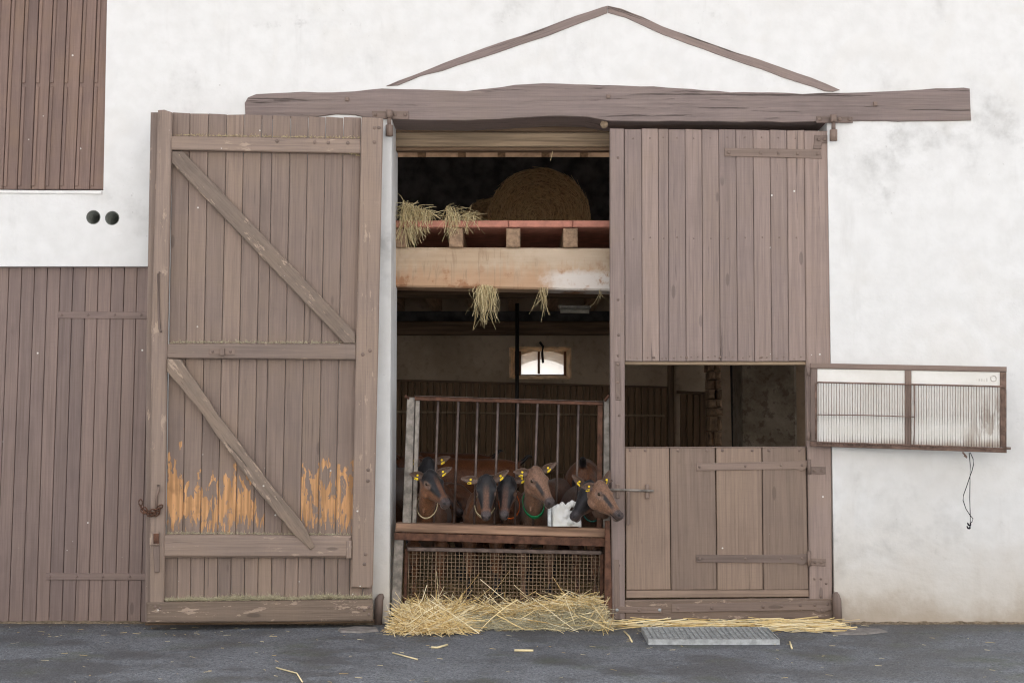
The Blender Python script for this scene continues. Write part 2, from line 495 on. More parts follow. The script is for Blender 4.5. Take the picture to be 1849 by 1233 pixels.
for x in (-10, -6.5, 3.5, 7, 10.5):
    w_ = bx('window', (x - .5, -14.22, 1.0), (x + .5, -14.19, 2.3), M_gar, opp)
    w_ = bx('window', (x - .5, -14.22, 3.8), (x + .5, -14.19, 5.0), M_gar, opp)
bx('door', (-2.9, -14.22, .02), (-1.8, -14.19, 2.2), M_gar, opp)

# ------------------------------------------------------------------ the barn
barn = thing('barn', (0, 0, 0), 'white plastered barn with brown timber lintel over a tall doorway', 'barn')
XL = U(705, 700, 0).x; XR = U(1501, 700, 0).x
ZT = U(900, 196, 0).z
GX1 = U(283, 800, 0).x; GZ = U(130, 481, 0).z
SX1 = U(190, 170, 0).x; SZ0 = U(90, 344, 0).z
SX0, SZ1 = U(-190, 100, 0).x, U(90, -170, 0).z
WX0, WX1, WZ1 = -5.6, 5.6, 5.0
DEEP = 5.0
h1 = U(168.5, 392.5, 0); h2 = U(202.5, 394, 0); HR = .0445

def wall_grid(name, xs, zs, openings, y0, y1, mat, parent, holes=()):
    vs, fs, idx = [], [], {}
    def v(x, y, z):
        k = (round(x, 4), round(y, 4), round(z, 4))
        if k not in idx: idx[k] = len(vs); vs.append(Vector((x, y, z)))
        return idx[k]
    def inside(cx, cz): return any(a < cx < b and c < cz < d for a, b, c, d in openings)
    def solid(i, j):
        if i < 0 or j < 0 or i >= len(xs) - 1 or j >= len(zs) - 1: return False
        return not inside((xs[i] + xs[i + 1]) / 2, (zs[j] + zs[j + 1]) / 2)
    for i in range(len(xs) - 1):
        for j in range(len(zs) - 1):
            if not solid(i, j): continue
            a, b, c, d = xs[i], xs[i + 1], zs[j], zs[j + 1]
            hole = [h for h in holes if a < h[0] < b and c < h[1] < d]
            for y, flip in ((y0, False), (y1, True)):
                if hole and y == y0:
                    hx, hz, hr = hole[0]; K = 32; ring, sq = [], []
                    for k in range(K):
                        t = 2 * math.pi * (k + .5) / K; cx_, cz_ = math.cos(t), math.sin(t)
                        ring.append(v(hx + cx_ * hr, y, hz + cz_ * hr))
                        m = max(abs(cx_) / ((b - hx) if cx_ > 0 else (hx - a)), abs(cz_) / ((d - hz) if cz_ > 0 else (hz - c)))
                        sq.append(v(hx + cx_ / m, y, hz + cz_ / m))
                    for k in range(K):
                        fs.append([ring[k], sq[k], sq[(k + 1) % K], ring[(k + 1) % K]])
                    for (X, Z) in ((a, c), (b, c), (b, d), (a, d)):   # corner triangles
                        cn = v(X, y, Z)
                        q = sorted(range(K), key=lambda k: (vs[sq[k]] - vs[cn]).length)[:2]
                        fs.append([cn, sq[q[0]], sq[q[1]]])
                    continue
                f = [v(a, y, c), v(b, y, c), v(b, y, d), v(a, y, d)]
                fs.append(f[::-1] if flip else f)
            for (di, dj, p, q) in ((-1, 0, (a, c), (a, d)), (1, 0, (b, c), (b, d)), (0, -1, (a, c), (b, c)), (0, 1, (a, d), (b, d))):
                if not solid(i + di, j + dj):
                    fs.append([v(p[0], y0, p[1]), v(q[0], y0, q[1]), v(q[0], y1, q[1]), v(p[0], y1, p[1])])
    o = mobj(name, vs, fs, mat, parent, M=Matrix.Identity(4))
    bm = bmesh.new(); bm.from_mesh(o.data); bmesh.ops.recalc_face_normals(bm, faces=bm.faces); bm.to_mesh(o.data); bm.free()
    return o

mid = (h1.x + h2.x) / 2
xs = sorted([WX0, SX0, h1.x - (mid - h1.x), mid, h2.x + (h2.x - mid), GX1, XL, XR, WX1, SX1])
zs = sorted([-.3, h1.z - .08, h1.z + .08, SZ0, SZ1, GZ, ZT, WZ1])
fw = wall_grid('front_wall', xs, zs, [(XL, XR, -1, ZT), (WX0 - 1, GX1, -1, GZ), (SX0, SX1, SZ0, SZ1)], 0.0, .46, M_plas, barn,
               holes=[(h1.x, h1.z, HR), (h2.x, h2.z, HR)])
for h in (h1, h2):       # pipes through the wall
    vs, fs = [], []
    K = 24
    for y, r in ((.001, HR * .995), (.001, HR * .90), (.34, HR * .90)):
        for k in range(K):
            a = 2 * math.pi * k / K
            vs.append(Vector((h.x + math.cos(a) * r, y, h.z + math.sin(a) * r)))
    for j in range(2):
        for k in range(K): fs.append([j * K + k, j * K + (k + 1) % K, (j + 1) * K + (k + 1) % K, (j + 1) * K + k])
    fs.append([2 * K + k for k in range(K)])
    mobj('vent_pipe', vs, fs, M_hole, barn, True)

# shell: side walls with unseen openings added to light the interior, rear wall, roof
for sx in (-1, 1):
    X = 5.3 * sx
    a_, b_ = min(X, X + .29 * sx), max(X, X + .29 * sx)
    for (y0, y1, z0, z1) in ((.465, 1.4, -.3, 4.9), (4.5, DEEP + .4, -.3, 4.9), (1.401, 4.499, 2.25, 2.95), (1.401, 4.499, 3.95, 4.9), (1.401, 2.2, 2.951, 3.949), (3.9, 4.499, 2.951, 3.949)):
        wbox('side_wall', (a_, y0, z0), (b_, y1, z1), M_iplas, barn, .01)
rear = wall_grid('rear_wall', sorted([-5.29, U(921, 655, DEEP).x, U(1030, 655, DEEP).x, 5.29]),
                 sorted([-.3, U(975, 683, DEEP).z, U(975, 627, DEEP).z, U(930, 284, DEEP).z]),
                 [(U(921, 655, DEEP).x, U(1030, 655, DEEP).x, U(975, 683, DEEP).z, U(975, 627, DEEP).z)], DEEP, DEEP + .38, M_iplas, barn)
def roofquad(name, ya, za, yb, zb, t, mat):
    n = Vector((0, -(zb - za), yb - ya)).normalized()
    vs = [(-6, ya, za), (6, ya, za), (6, yb, zb), (-6, yb, zb)]
    vs += [Vector(p) + n * t for p in vs]
    return mobj(name, vs, [[0, 3, 2, 1], [4, 5, 6, 7], [0, 1, 5, 4], [1, 2, 6, 5], [2, 3, 7, 6], [3, 0, 4, 7]], mat, barn)
# the rear eave sits where the tiles show over the rear wall
RE = U(930, 268, DEEP).z - .10
roofF = roofquad('roof', -.45, 4.72, 2.6, 6.1, .12, M_tile)
roofR = roofquad('roof', 2.6, 6.1, DEEP + .9, RE, .12, M_tile)
slope = (RE - 6.1) / (DEEP + .9 - 2.6)
for i in range(14):          # rafters over the rear slope
    x = -2.6 + i * .42 + random.uniform(-.03, .03)
    ys = (2.7, DEEP + .6); zz = [6.1 + slope * (y - 2.6) for y in ys]
    vs = [(x + dx, y, z - .01 - dz) for y, z in zip(ys, zz) for dx, dz in ((-.04, 0), (.04, 0), (.04, .12), (-.04, .12))]
    mobj('rafter', vs, [[0, 1, 2, 3], [4, 7, 6, 5], [0, 4, 5, 1], [1, 5, 6, 2], [2, 6, 7, 3], [3, 7, 4, 0]], M_oldwood, roofR)
for r in range(3):            # rows of tiles showing between the rafters
    y = DEEP - .42 + r * .22; z = 6.1 + slope * (y - 2.6) - .022
    for i in range(26):
        x = -2.7 + i * .215
        a = Vector((x + .006, y, z)); b = Vector((x + .208, y, z)); dn = Vector((0, .2, slope * .2 + .006))
        vs = [a, b, b + dn, a + dn] + [p + Vector((0, 0, -.014)) for p in (a, b, b + dn, a + dn)]
        mobj('tile', vs, [[0, 1, 2, 3], [7, 6, 5, 4], [0, 4, 5, 1], [1, 5, 6, 2], [2, 6, 7, 3], [3, 7, 4, 0]], M_tile, roofR)

# lintel: an irregular hewn oak
ltop = [(442, 186), (447, 175), (462, 170), (500, 168.5), (548, 166), (600, 166.5), (640, 165), (690, 160), (735, 161), (780, 162), (840, 164), (885, 160), (930, 153), (980, 150),
        (1040, 152), (1110, 153.5), (1180, 156), (1250, 161), (1320, 166), (1390, 166), (1450, 169), (1500, 168), (1560, 167), (1620, 164), (1690, 160), (1740, 157.5), (1752, 160)]
lbot = [(1755, 218), (1690, 219.5), (1600, 219), (1510, 219), (1440, 221), (1340, 220), (1240, 219), (1160, 219), (1100, 218.5), (1060, 212), (1010, 209.5), (960, 211), (900, 216),
        (840, 217.5), (780, 217), (720, 216), (690, 214), (655, 210.5), (640, 207), (605, 206.5), (575, 210), (545, 213), (500, 214), (442, 213)]
def poly(name, outline, pl, off, thick, mat, parent, bev=.012, zdir=Vector((1, 0, 0)), jag=0.0, step=None):
    if not isinstance(pl, Plane): pl = PY(pl)
    pts = []
    for i, (x, y) in enumerate(outline):
        x2, y2 = outline[(i + 1) % len(outline)]
        m = max(1, int(math.hypot(x2 - x, y2 - y) / step)) if step else 1
        for k in range(m):
            t = k / m
            jx, jy = (random.uniform(-jag, jag), random.uniform(-jag, jag)) if jag else (0, 0)
            pts.append(U(lerp(x, x2, t) + jx, lerp(y, y2, t) + jy, pl, off))
    bm = bmesh.new()
    vf = [bm.verts.new(p) for p in pts]
    f = bm.faces.new(vf[::-1])
    ret = bmesh.ops.extrude_face_region(bm, geom=[f])
    nv = [e for e in ret['geom'] if isinstance(e, bmesh.types.BMVert)]
    # the extruded copy becomes the back
    bmesh.ops.translate(bm, verts=nv, vec=-pl.n * thick)
    bm.verts.ensure_lookup_table()
    front = [e for e in bm.edges if all(v in set(vf) for v in e.verts)]
    bmesh.ops.bevel(bm, geom=front, offset=bev, segments=2, affect='EDGES', profile=.6)
    bmesh.ops.triangulate(bm, faces=[f for f in bm.faces if len(f.verts) > 4])
    bmesh.ops.recalc_face_normals(bm, faces=bm.faces)
    c = sum(pts, Vector()) / len(pts)
    M = frame(c, zdir, -pl.n)
    bm.transform(M.inverted())
    me = bpy.data.meshes.new(name); bm.to_mesh(me); bm.free(); me.materials.append(mat)
    o = bpy.data.objects.new(name, me)
    return place(o, M, parent)
lint = poly('lintel_beam', ltop + lbot, 0, .014, .30, M_lint, barn, bev=.010, jag=.8, step=22)
for px, py in ((627, 180), (1098.5, 175), (1580, 188.5)):
    bolt(U(px, py, 0, .013), .017, M_iron, lint, square=True)
# the two slanting timbers of the relieving gable
poly('gable_timber', [(697, 155.5), (742, 137.5), (799, 115), (850, 96), (893, 80), (940, 65), (988, 48.5), (1040, 29), (1088, 13), (1097, 10.5), (1097, 23.5), (1040, 45), (988, 65), (940, 80.5), (893, 97), (850, 110), (799, 127.5), (761, 137), (719, 154.5)],
     0, .010, .05, M_lint, barn, bev=.004, zdir=Vector((1, 0, .37)), jag=.5, step=20)
poly('gable_timber', [(1098, 10.5), (1122, 15.5), (1160, 31), (1196, 47.5), (1265, 72), (1330, 95.5), (1372, 108), (1413, 122.5), (1465, 140), (1517, 162), (1505, 166), (1490, 164.5), (1450, 151), (1413, 139.5), (1372, 124), (1330, 110), (1265, 87), (1196, 62.5), (1130, 32), (1098, 23.5)],
     0, .010, .05, M_lint, barn, bev=.004, zdir=Vector((1, 0, -.37)), jag=.5, step=20)
# soffit and header behind the lintel
zs0 = U(900, 218, 0).z
wbox('soffit_plank', (XL - .05, .295, zs0 - .006), (XR + .05, .40, zs0 + .1), M_oldwood, barn, .003, 'x')
wbox('door_header', (XL - .06, .30, 2.995), (XR + .05, .37, zs0 - .008), M_header, barn, .006, 'x')
wbox('door_header', (XL - .06, .315, 2.972), (XR + .05, .385, 2.993), M_oldwood, barn, .004, 'x')
# round peg above the gap
tube('door_stop_peg', [U(1091, 225, .02), U(1091, 225, .12)], .025, M_header, barn, 14)
# shutter sill
board('window_sill', [(-190, 341), (183.5, 345), (183.5, 350.5), (-190, 347)], 0, .012, .09, M_lime, barn, .003)
# loft: main beam, joists, terracotta floor
LB = .36
board('loft_beam', [(650, 446), (1570, 450), (1570, 534), (650, 516)], LB, 0, .24, M_beam, barn, .012)
zf = U(930, 411, LB - .02).z
zj = U(930, 447.5, LB).z + .002
loft = wbox('loft_floor', (-2.6, LB + .012, zf), (3.2, DEEP - .01, zf + .05), M_terra, barn, .006)
for i, (x0, x1) in enumerate(((506, 532), (608, 634), (709, 735), (811, 836), (914, 939.5), (1017, 1043), (1120, 1146), (1223, 1249), (1326, 1352))):
    a = U(x0, 430, LB).x; b = U(x1, 430, LB).x
    wbox('joist', (a, LB - .012 + random.uniform(-.01, .01), zj), (b, DEEP - .02, zf - .004), M_joist, barn, .007, 'y')
x = -1.20
while x < 1.0:                # front edge of the terracotta slabs
    w = random.uniform(.38, .42)
    wbox('terracotta_slab', (x, LB - .022 + random.uniform(-.004, .004), zf + .002), (x + w - .004, LB + .010, zf + .046), M_terra, loft, .005, 'x')
    x += w
M_stone = simple('shade-darkened loft stone', (.075, .07, .066), .95, 0, .5, 7, .9)  # loft gloom is put into this dark stone colour
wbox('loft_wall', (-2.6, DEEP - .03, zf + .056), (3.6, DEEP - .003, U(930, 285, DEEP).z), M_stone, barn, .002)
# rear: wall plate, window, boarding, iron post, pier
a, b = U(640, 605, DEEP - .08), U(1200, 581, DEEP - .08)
wbox('shade_infill', (-3.2, DEEP - .05, b.z + .004), (3.6, DEEP - .003, zj - .004), M_stone, barn, .002)  # dark sheet standing in for the shade above the wall plate
wbox('wall_plate', (-3.2, DEEP - .16, a.z), (3.6, DEEP - .004, b.z), M_oldwood, barn, .012, 'x')
a, b = U(640, 556, DEEP - 2.0), U(1200, 541, DEEP - 2.0)
wbox('cross_beam', (-3.2, DEEP - 2.2, zj - .07), (3.6, DEEP - 2.0, zj - .006), M_oldwood, barn, .012, 'x')

RP = DEEP - .05
x = 690.0
while x < 1290:
    w = 11.7
    ytop = lerp(686, 700, (x - 700) / 600) if x < 1205 else 712
    y1 = 905
    if not (1200 < x < 1222):
        board('plank', [(x + .9, ytop + random.uniform(-.6, .6)), (x + w - .9, ytop + random.uniform(-.6, .6)), (x + w - .9, y1), (x + .9, y1)], RP, 0, .045, M_wains, rear, .004)
    x += w
board('rail', [(690, 684), (1205, 697.5), (1205, 701), (690, 688)], RP, .02, .05, M_oldwood, rear, .004)
board('rail', [(690, 741), (1200, 749), (1200, 753), (690, 745)], RP, .03, .028, M_header, rear, .004)
board('rail', [(690, 846), (1200, 850), (1200, 857), (690, 853)], RP, .03, .028, M_oldwood, rear, .004)
board('post', [(1207, 560), (1217, 560), (1217, 905), (1207, 905)], RP, .06, .09, M_oldwood, rear, .01)
board('rail', [(1222, 705), (1300, 709), (1300, 714), (1222, 710)], RP, .03, .028, M_oldwood, rear, .004)
# rear window
M_wframe = simple('sunlit window reveal', (.74, .54, .34), .8, 0, .3, 12)  # light warm tone carries the sunlight on the reveal in its colour
M_wwood = simple('brown window wood', (.16, .08, .045), .75, 0, .3, 12)
def pane_mat():
    s = NT('hammered window glass'); v = s.pos()
    tr = s.n('BsdfTransparent'); tl = s.n('BsdfTranslucent', Color=(.92, .95, .97, 1))
    gl = s.n('BsdfGlossy', Roughness=.15)
    bp = s.bump(s.noise(v, 60, 3), .6, .004); s.set(tl.inputs['Normal'], bp); s.set(gl.inputs['Normal'], bp)
    m1 = s.n('MixShader', Fac=.45); s.set(m1.inputs[1], tr.outputs[0]); s.set(m1.inputs[2], tl.outputs[0])
    m2 = s.n('MixShader', Fac=.06); s.set(m2.inputs[1], m1.outputs[0]); s.set(m2.inputs[2], gl.outputs[0])
    s.t.links.new(m2.outputs[0], s.t.nodes['Material Output'].inputs[0])
    return s.m
M_pane = pane_mat()
win = thing('stable_window', U(975, 683, DEEP), 'small arched stable window glowing white in the rear wall', 'window')
oR = [(921.3, 627.4), (1029.7, 628.0), (1029.7, 682.6), (921.3, 682.0)]; iR = [(929.5, 634), (1022.5, 634.5), (1022.5, 678.5), (929.5, 678)]
for k in range(4):           # splayed reveals catching the light of the panes
    a1, b1 = U(*oR[k], DEEP - .004), U(*oR[(k + 1) % 4], DEEP - .004)
    c1, d1 = U(*iR[(k + 1) % 4], DEEP + .125), U(*iR[k], DEEP + .125)
    nn = (b1 - a1).cross(d1 - a1).normalized()
    if nn.dot(U(975, 655, DEEP) - a1) > 0: nn = -nn
    vs = [a1, b1, c1, d1] + [p + nn * .012 for p in (a1, b1, c1, d1)]
    mobj('reveal', vs, [[0, 1, 2, 3], [7, 6, 5, 4], [0, 4, 5, 1], [1, 5, 6, 2], [2, 6, 7, 3], [3, 7, 4, 0]], M_wframe, win)
WY = DEEP + .14
board('frame', [(917, 624), (941, 624), (941, 687), (917, 687)], WY, 0, .05, M_wwood, win, .006)
board('frame', [(1018, 624), (1036, 624), (1036, 687), (1018, 687)], WY, 0, .05, M_wwood, win, .006)
board('frame', [(941.2, 676), (1017.8, 676), (1017.8, 688), (941.2, 688)], WY, 0, .05, M_wwood, win, .006)
# arched head: strips from the arch up to the head of the frame
N = 12
xa, xb = 941.2, 1017.8
ar = [(lerp(xa, xb, i / N), 641 - 8.5 * math.sin(math.pi * i / N)) for i in range(N + 1)]
vs, fs = [], []
for (x, y) in ar:
    for yy in (y, 620):
        vs += [U(x, yy, WY), U(x, yy, WY, -.06)]
for i in range(N):
    b = i * 4
    fs += [[b, b + 2, b + 6, b + 4], [b + 1, b + 5, b + 7, b + 3], [b, b + 4, b + 5, b + 1], [b + 2, b + 3, b + 7, b + 6]]
mobj('frame', vs, fs, M_wframe, win)
ar2 = [(lerp(936, 1022, i / N), 662 - 13 * math.sin(math.pi * i / N)) for i in range(N + 1)]
vs = []
for (x, y) in ar2:
    for yy in (y, 612): vs += [U(x, yy, DEEP + .30), U(x, yy, DEEP + .36)]
mobj('outer_arch', vs, fs, M_plas, win)
board('mullion', [(971, 634), (975, 634), (975, 675), (971, 675)], WY, .004, .05, M_wwood, win, .004)
for xx0, xx1 in ((941, 971), (975, 1018)):
    board('pane', [(xx0, 630), (xx1, 630), (xx1, 676), (xx0, 676)], WY, -.02, .004, M_pane, win, .001)
tube('window_stay', [U(975, 618, DEEP - .03), U(981, 626, DEEP - .06), U(979, 636, DEEP - .05), U(980.5, 655, DEEP - .03)], .012, M_dark, win, 8)
# iron prop between ceiling and floor
prop = tube('iron_prop', [U(934, 548, 3.6), U(933, 905, 3.6)], .017, M_dark, None, 12)
tag(prop, 'thin black iron post standing in the stable before the rear window', 'post')
# pier and lumber seen over the half door
pier = thing('plaster_pier', (2.2, 3.4, 0), 'stained grey plaster pier seen over the half door', 'pier')
a, b = U(1342, 800, 3.4).x, U(1440, 800, 3.4).x
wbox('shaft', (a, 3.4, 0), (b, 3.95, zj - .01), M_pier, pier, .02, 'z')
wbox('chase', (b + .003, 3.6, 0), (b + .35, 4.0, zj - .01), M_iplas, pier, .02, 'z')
for k, (x0, x1, tx) in enumerate(((1318, 1323, 4), (1327, 1331, 4), (1334, 1338, 3))):
    o = board('lumber_pole', [(x0, 600), (x1, 600), (x1 + tx * 2, 962), (x0 + tx * 2, 962)], 4.1, -.05 * k, .04, M_dark if k != 1 else M_oldwood, None, .004)
    tag(o, ['dark timber leaning left of the plaster pier, leftmost of three', 'brown timber leaning left of the plaster pier, middle of three', 'dark timber leaning against the left side of the plaster pier'][k], 'timber', 'timbers leaning beside the pier')
rub = thing('rubble_pillar', U(1290, 800, 4.6), 'crumbling rubble stone pillar in the dark behind the half door', 'pillar')
px0 = U(1283, 800, 4.6).x; px1 = U(1304, 800, 4.6).x
z = .0
M_rub = simple('rubble stone', (.27, .18, .115), .95, 0, .5, 14, .8)
while z < zj - .1:
    hgt = random.uniform(.07, .15)
    split = random.uniform(.35, .65)
    xm = lerp(px0, px1, split)
    for (a, b) in ((px0, xm - .006), (xm + .006, px1)):
        d = random.uniform(-.03, .03)
        wbox('stone', (a + random.uniform(-.015, .01), 4.6 + d, z), (b + random.uniform(-.01, .015), 4.9, min(zj - .02, z + hgt - .008)), M_rub, rub, .02)
    z += hgt
# strip lamp under the ceiling
lamp = thing('strip_light', U(1037, 553, 2.6), 'unlit grey strip light fixed under the loft ceiling', 'light')
M_lampb = simple('dusty lamp enamel', (.35, .34, .31), .5, 0, .2)
board('housing', [(1009, 550.5), (1068, 551.5), (1066, 557), (1011, 556)], 2.55, 0, .12, M_lampb, lamp, .006)
tube('lamp_tube', [U(1012, 561, 2.6), U(1064, 562, 2.6)], .019, simple('dusty tube glass', (.45, .43, .37), .35), lamp, 12)

# ------------------------------------------------------------------ stable bedding (floor inside)
vs, fs = [], []
nx, ny = 40, 30
for j in range(ny + 1):
    for i in range(nx + 1):
        X = lerp(-2.8, 4.4, i / nx); Y = lerp(.28, DEEP - .06, j / ny)
        z = .05 + .16 * min(1, max(0, (Y - .35) / 1.2)) + .05 * mnoise.noise(Vector((X * 2.3, Y * 2.3, 1)))
        vs.append((X, Y, z))
for j in range(ny):
    for i in range(nx):
        a = j * (nx + 1) + i; fs.append([a, a + 1, a + nx + 2, a + nx + 1])
bed = mobj('stable_bedding', vs, fs, simple('trodden bedding', (.27, .195, .105), .95, 0, .4, 40, .8), None, True, M=Matrix.Identity(4))
tag(bed, 'trodden straw bedding on the stable floor behind the gate', None, kind='stuff')
def bedz(X, Y): return .05 + .16 * min(1, max(0, (Y - .35) / 1.2)) + .05 * mnoise.noise(Vector((X * 2.3, Y * 2.3, 1)))

# ------------------------------------------------------------------ left garage door
gd = thing('plank_door', U(130, 1125, .06), 'wide brown plank door with two long strap hinges, at the left edge', 'door')
tops = [-52.6, -29.6, -6.6, 16.5, 39.7, 62.9, 86, 109.2, 132.4, 156, 178, 201.9, 225, 248, 271, 290]
bots = [-80, -56.5, -32.5, -8.5, 15.4, 39.7, 64.5, 88, 111.4, 135, 159, 182, 207, 230, 253.7, 276]
for i in range(len(tops) - 1):
    g0, g1 = .45, .45
    board('plank', [(tops[i] + g0, 478), (tops[i + 1] - g1, 478), (bots[i + 1] - g1, 1123 + random.uniform(-1, 1)), (bots[i] + g0, 1123 + random.uniform(-1, 1))], .05, 0, .03, M_gar, gd, .0025)
wbox('backing', (-5.4, .083, .0), (GX1 - .003, .11, GZ - .003), M_dark, gd, .002)
for q in ([(104, 562), (290, 563.5), (290, 576), (104, 574.5)], [(83, 1034), (285, 1035), (285, 1047.5), (83, 1046.5)]):
    st = board('strap_hinge', q, .05, .007, .0065, M_gar, gd, .002)
    y = (q[0][1] + q[3][1]) / 2
    for px in range(int(q[0][0]) + 7, 262, 48): bolt(U(px, y + .3, .05, .006), .009, M_gar, st)

# ------------------------------------------------------------------ upper left shutter
shut = thing('plank_shutter', U(60, 344, .08), 'closed brown plank shutter with raised battens, in the top left corner', 'shutter')
t0 = [-81, -55, -30, -4.5, 20.4, 45.2, 70.5, 96.2, 122, 150, 175.5, 204]
b0 = [-96, -70, -45, -19.5, 5.2, 31, 56, 81, 107.5, 134.5, 162, 190]
for i in range(len(t0) - 1):
    # extended above the frame along the same lines
    ex = lambda t, b: t + (t - b) * .52
    board('plank', [(ex(t0[i], b0[i]) + .7, -175), (ex(t0[i + 1], b0[i + 1]) - .7, -175), (b0[i + 1] - .7, 342), (b0[i] + .7, 342)], .08, 0, .03, M_shut, shut, .003)
    if i:
        k = 150 / 342
        m0 = lerp(t0[i], b0[i], k)
        if i < 5:
            board('batten', [(ex(t0[i], b0[i]) + .5, -170), (ex(t0[i], b0[i]) + 6.5, -170), (b0[i] + 6.5, 337), (b0[i] + .5, 337)], .08, .008, .0075, M_shut, shut, .003)
        else:
            board('batten', [(ex(t0[i], b0[i]) + .5, -170), (ex(t0[i], b0[i]) + 6.5, -170), (m0 + 6.5, 150), (m0 + .5, 150)], .08, .008, .0075, M_shut, shut, .003)
            m1 = lerp(t0[i], b0[i], 156 / 342)
            board('batten', [(m1 + .5, 156.5), (m1 + 6.5, 156.5), (b0[i] + 6.5, 336), (b0[i] + .5, 336)], .08, .008, .0075, M_shut, shut, .003)
board('backing', [(-190, -175), (205, -175), (205, 346), (-190, 346)], .115, 0, .02, M_dark, shut, .002)

# ------------------------------------------------------------------ open leaf, folded back to the left
pr = U(692, 700, -.115); pL = U(266, 700, -.285)
ldir = (pr - pL); ldir.z = 0
LP = Plane(pr, Vector((ldir.y, -ldir.x, 0)))
if LP.n.y > 0: LP.n = -LP.n
leaf = thing('door_leaf', ((pr.x + pL.x) / 2, (pr.y + pL.y) / 2, 0), 'tall open door leaf folded back left, with diagonal braces and orange bare patches', 'door')
pt = [311.6, 343.3, 376.9, 409.7, 441, 473, 492.5, 525, 556.7, 588.4, 620.5, 652.5]
pb = [299.4, 329.3, 361.0, 392.5, 425, 457, 476.7, 508.7, 541.6, 573.6, 605, 637]
wear = [.82, .78, .74, .72, .86, .66, .3, .3, .80, .86, .86, .86]
wear = [.98, .84, .80, .88, .88, .66, .2, .2, .90, .93, .95]
for i in range(11):
    yt = lambda x: 204 + (x - 311) * .027
    o = board('plank', [(pt[i] + .4, yt(pt[i]) + random.uniform(-1, 1)), (pt[i + 1] - .4, yt(pt[i + 1]) + random.uniform(-1, 1)), (pb[i + 1] - .4, 985), (pb[i] + .4, 985)], LP, 0, .028, M_leaf, leaf, .0028)
    o['wear'] = wear[i]
lo = [297, 320.6, 345, 369.5, 393.5, 417.5, 442, 466.4, 490.8, 515.3, 538.8, 562.3, 586.3, 610.3, 632, 655, 674]
for i in range(16):
    o = board('plank', [(lo[i] + .5, 990), (lo[i + 1] - .5, 990), (lo[i + 1] - 2.0, 1119), (lo[i] - 1.0, 1119)], LP, .004, .028, M_leaf, leaf, .0028)
    o['wear'] = 0.0
board('edge_lath', [(272, 203), (287, 203), (279.5, 600), (278, 1120), (262, 1126), (264, 620)], LP, .018, .07, M_leaff, leaf, .005, zdir=Vector((0, 0, 1)))
board('stile', [(285, 199), (296, 198), (311, 203), (302, 600), (296, 1095), (270, 1095), (273, 600)], LP, .05, .05, M_leaff, leaf, .007, zdir=Vector((0, 0, 1)))
board('stile', [(653, 211), (692, 213.5), (683, 640), (673.5, 1056), (668, 1062), (634, 1060), (643, 620)], LP, .05, .078, M_leaff, leaf, .007, zdir=Vector((0, 0, 1)))
RT = [(308.5, 246), (651, 251.5), (651, 277), (308.5, 270.5)]
board('rail', RT, LP, .045, .045, M_leaff, leaf, .006)
RM = [(301, 621), (643, 621), (642.5, 649), (301, 646.5)]
board('rail', RM, LP, .045, .045, M_leaff, leaf, .006)
board('rail', [(293, 965), (635, 967), (634, 1007), (293, 1006.5)], LP, .05, .05, M_leaff, leaf, .014)
board('rail_end_block', [(625.5, 976), (635, 976), (634.5, 1008), (625.5, 1008)], LP, .056, .03, M_leaff, leaf, .003)
board('kick_board', [(264, 1087), (673, 1082), (674, 1121), (264.5, 1124.5)], LP, .058, .058, M_kick, leaf, .008)
board('bottom_lath', [(262, 1122), (676, 1119), (676, 1124.5), (262, 1128.5)], LP, .02, .05, M_oldwood, leaf, .004)
b1 = [(309.5, 272.5), (331, 273.5), (642, 601), (642, 620), (621, 620), (309.5, 294)]
board('brace', b1, LP, .038, .036, M_brace, leaf, .006, zdir=Vector((1, 0, -1.05)))
b2 = [(301.5, 648), (326, 649), (395, 750), (480, 862), (545, 942), (569, 987), (560, 992), (523, 955), (470, 893), (400, 797), (355, 733), (301.5, 671)]
# not convex: two lengths, the lower slightly thicker
o = poly('brace', b2, LP, .060, .058, M_brace, leaf, bev=.006, zdir=Vector((1, 0, -1.35)), jag=.9, step=16)
# ironwork of the open leaf
lp = board('latch_plate', [(378, 629), (424, 630), (424, 640.5), (378, 639.5)], LP, .051, .005, M_iron, leaf, .001)
board('latch_loop', [(397, 628.5), (405, 628.5), (405, 642), (397, 642)], LP, .068, .022, M_iron, leaf, .003)
for px in (384, 416): bolt(U(px, 635, LP, .05), .009, M_iron, lp, LP.n)
tube('hook_rod', [U(288, 492, LP, .075), U(286, 495, LP, .062), U(286.5, 560, LP, .058), U(288, 594, LP, .058), U(291, 599, LP, .07)], .0065, M_iron, leaf, 8)
tube('hook_rod', [U(286, 876, LP, .06), U(287, 882, LP, .075), U(283, 895, LP, .06), U(282, 920, LP, .058)], .008, M_iron, leaf, 8)
board('bolt_keeper', [(270, 961), (287.5, 961), (287.5, 984), (270, 984)], LP, .066, .016, M_leaff, leaf, .003)
board('bolt_keeper', [(277, 963), (287, 963), (287, 981), (277, 981)], LP, .073, .006, M_rust, leaf, .002)
board('drop_bolt', [(276, 985), (288, 985), (288, 1033), (279, 1033)], LP, .062, .012, M_iron, leaf, .003)
for px, py in ((676, 231), (684, 231), (676, 257), (593, 258), (568, 257), (500, 255), (628, 258.5), (655, 640), (668, 633), (660, 1000), (658, 1018), (665, 848), (664, 868)):
    off = .05 if px > 650 else .045
    bolt(U(px, py, LP, off - .002), .012, M_iron, leaf, LP.n)
for px, py in ((666, 1096), (658, 1101), (666, 1109), (648, 1098), (280, 1095), (289, 1098)):
    bolt(U(px, py, LP, .056), .010, M_iron, leaf, LP.n)
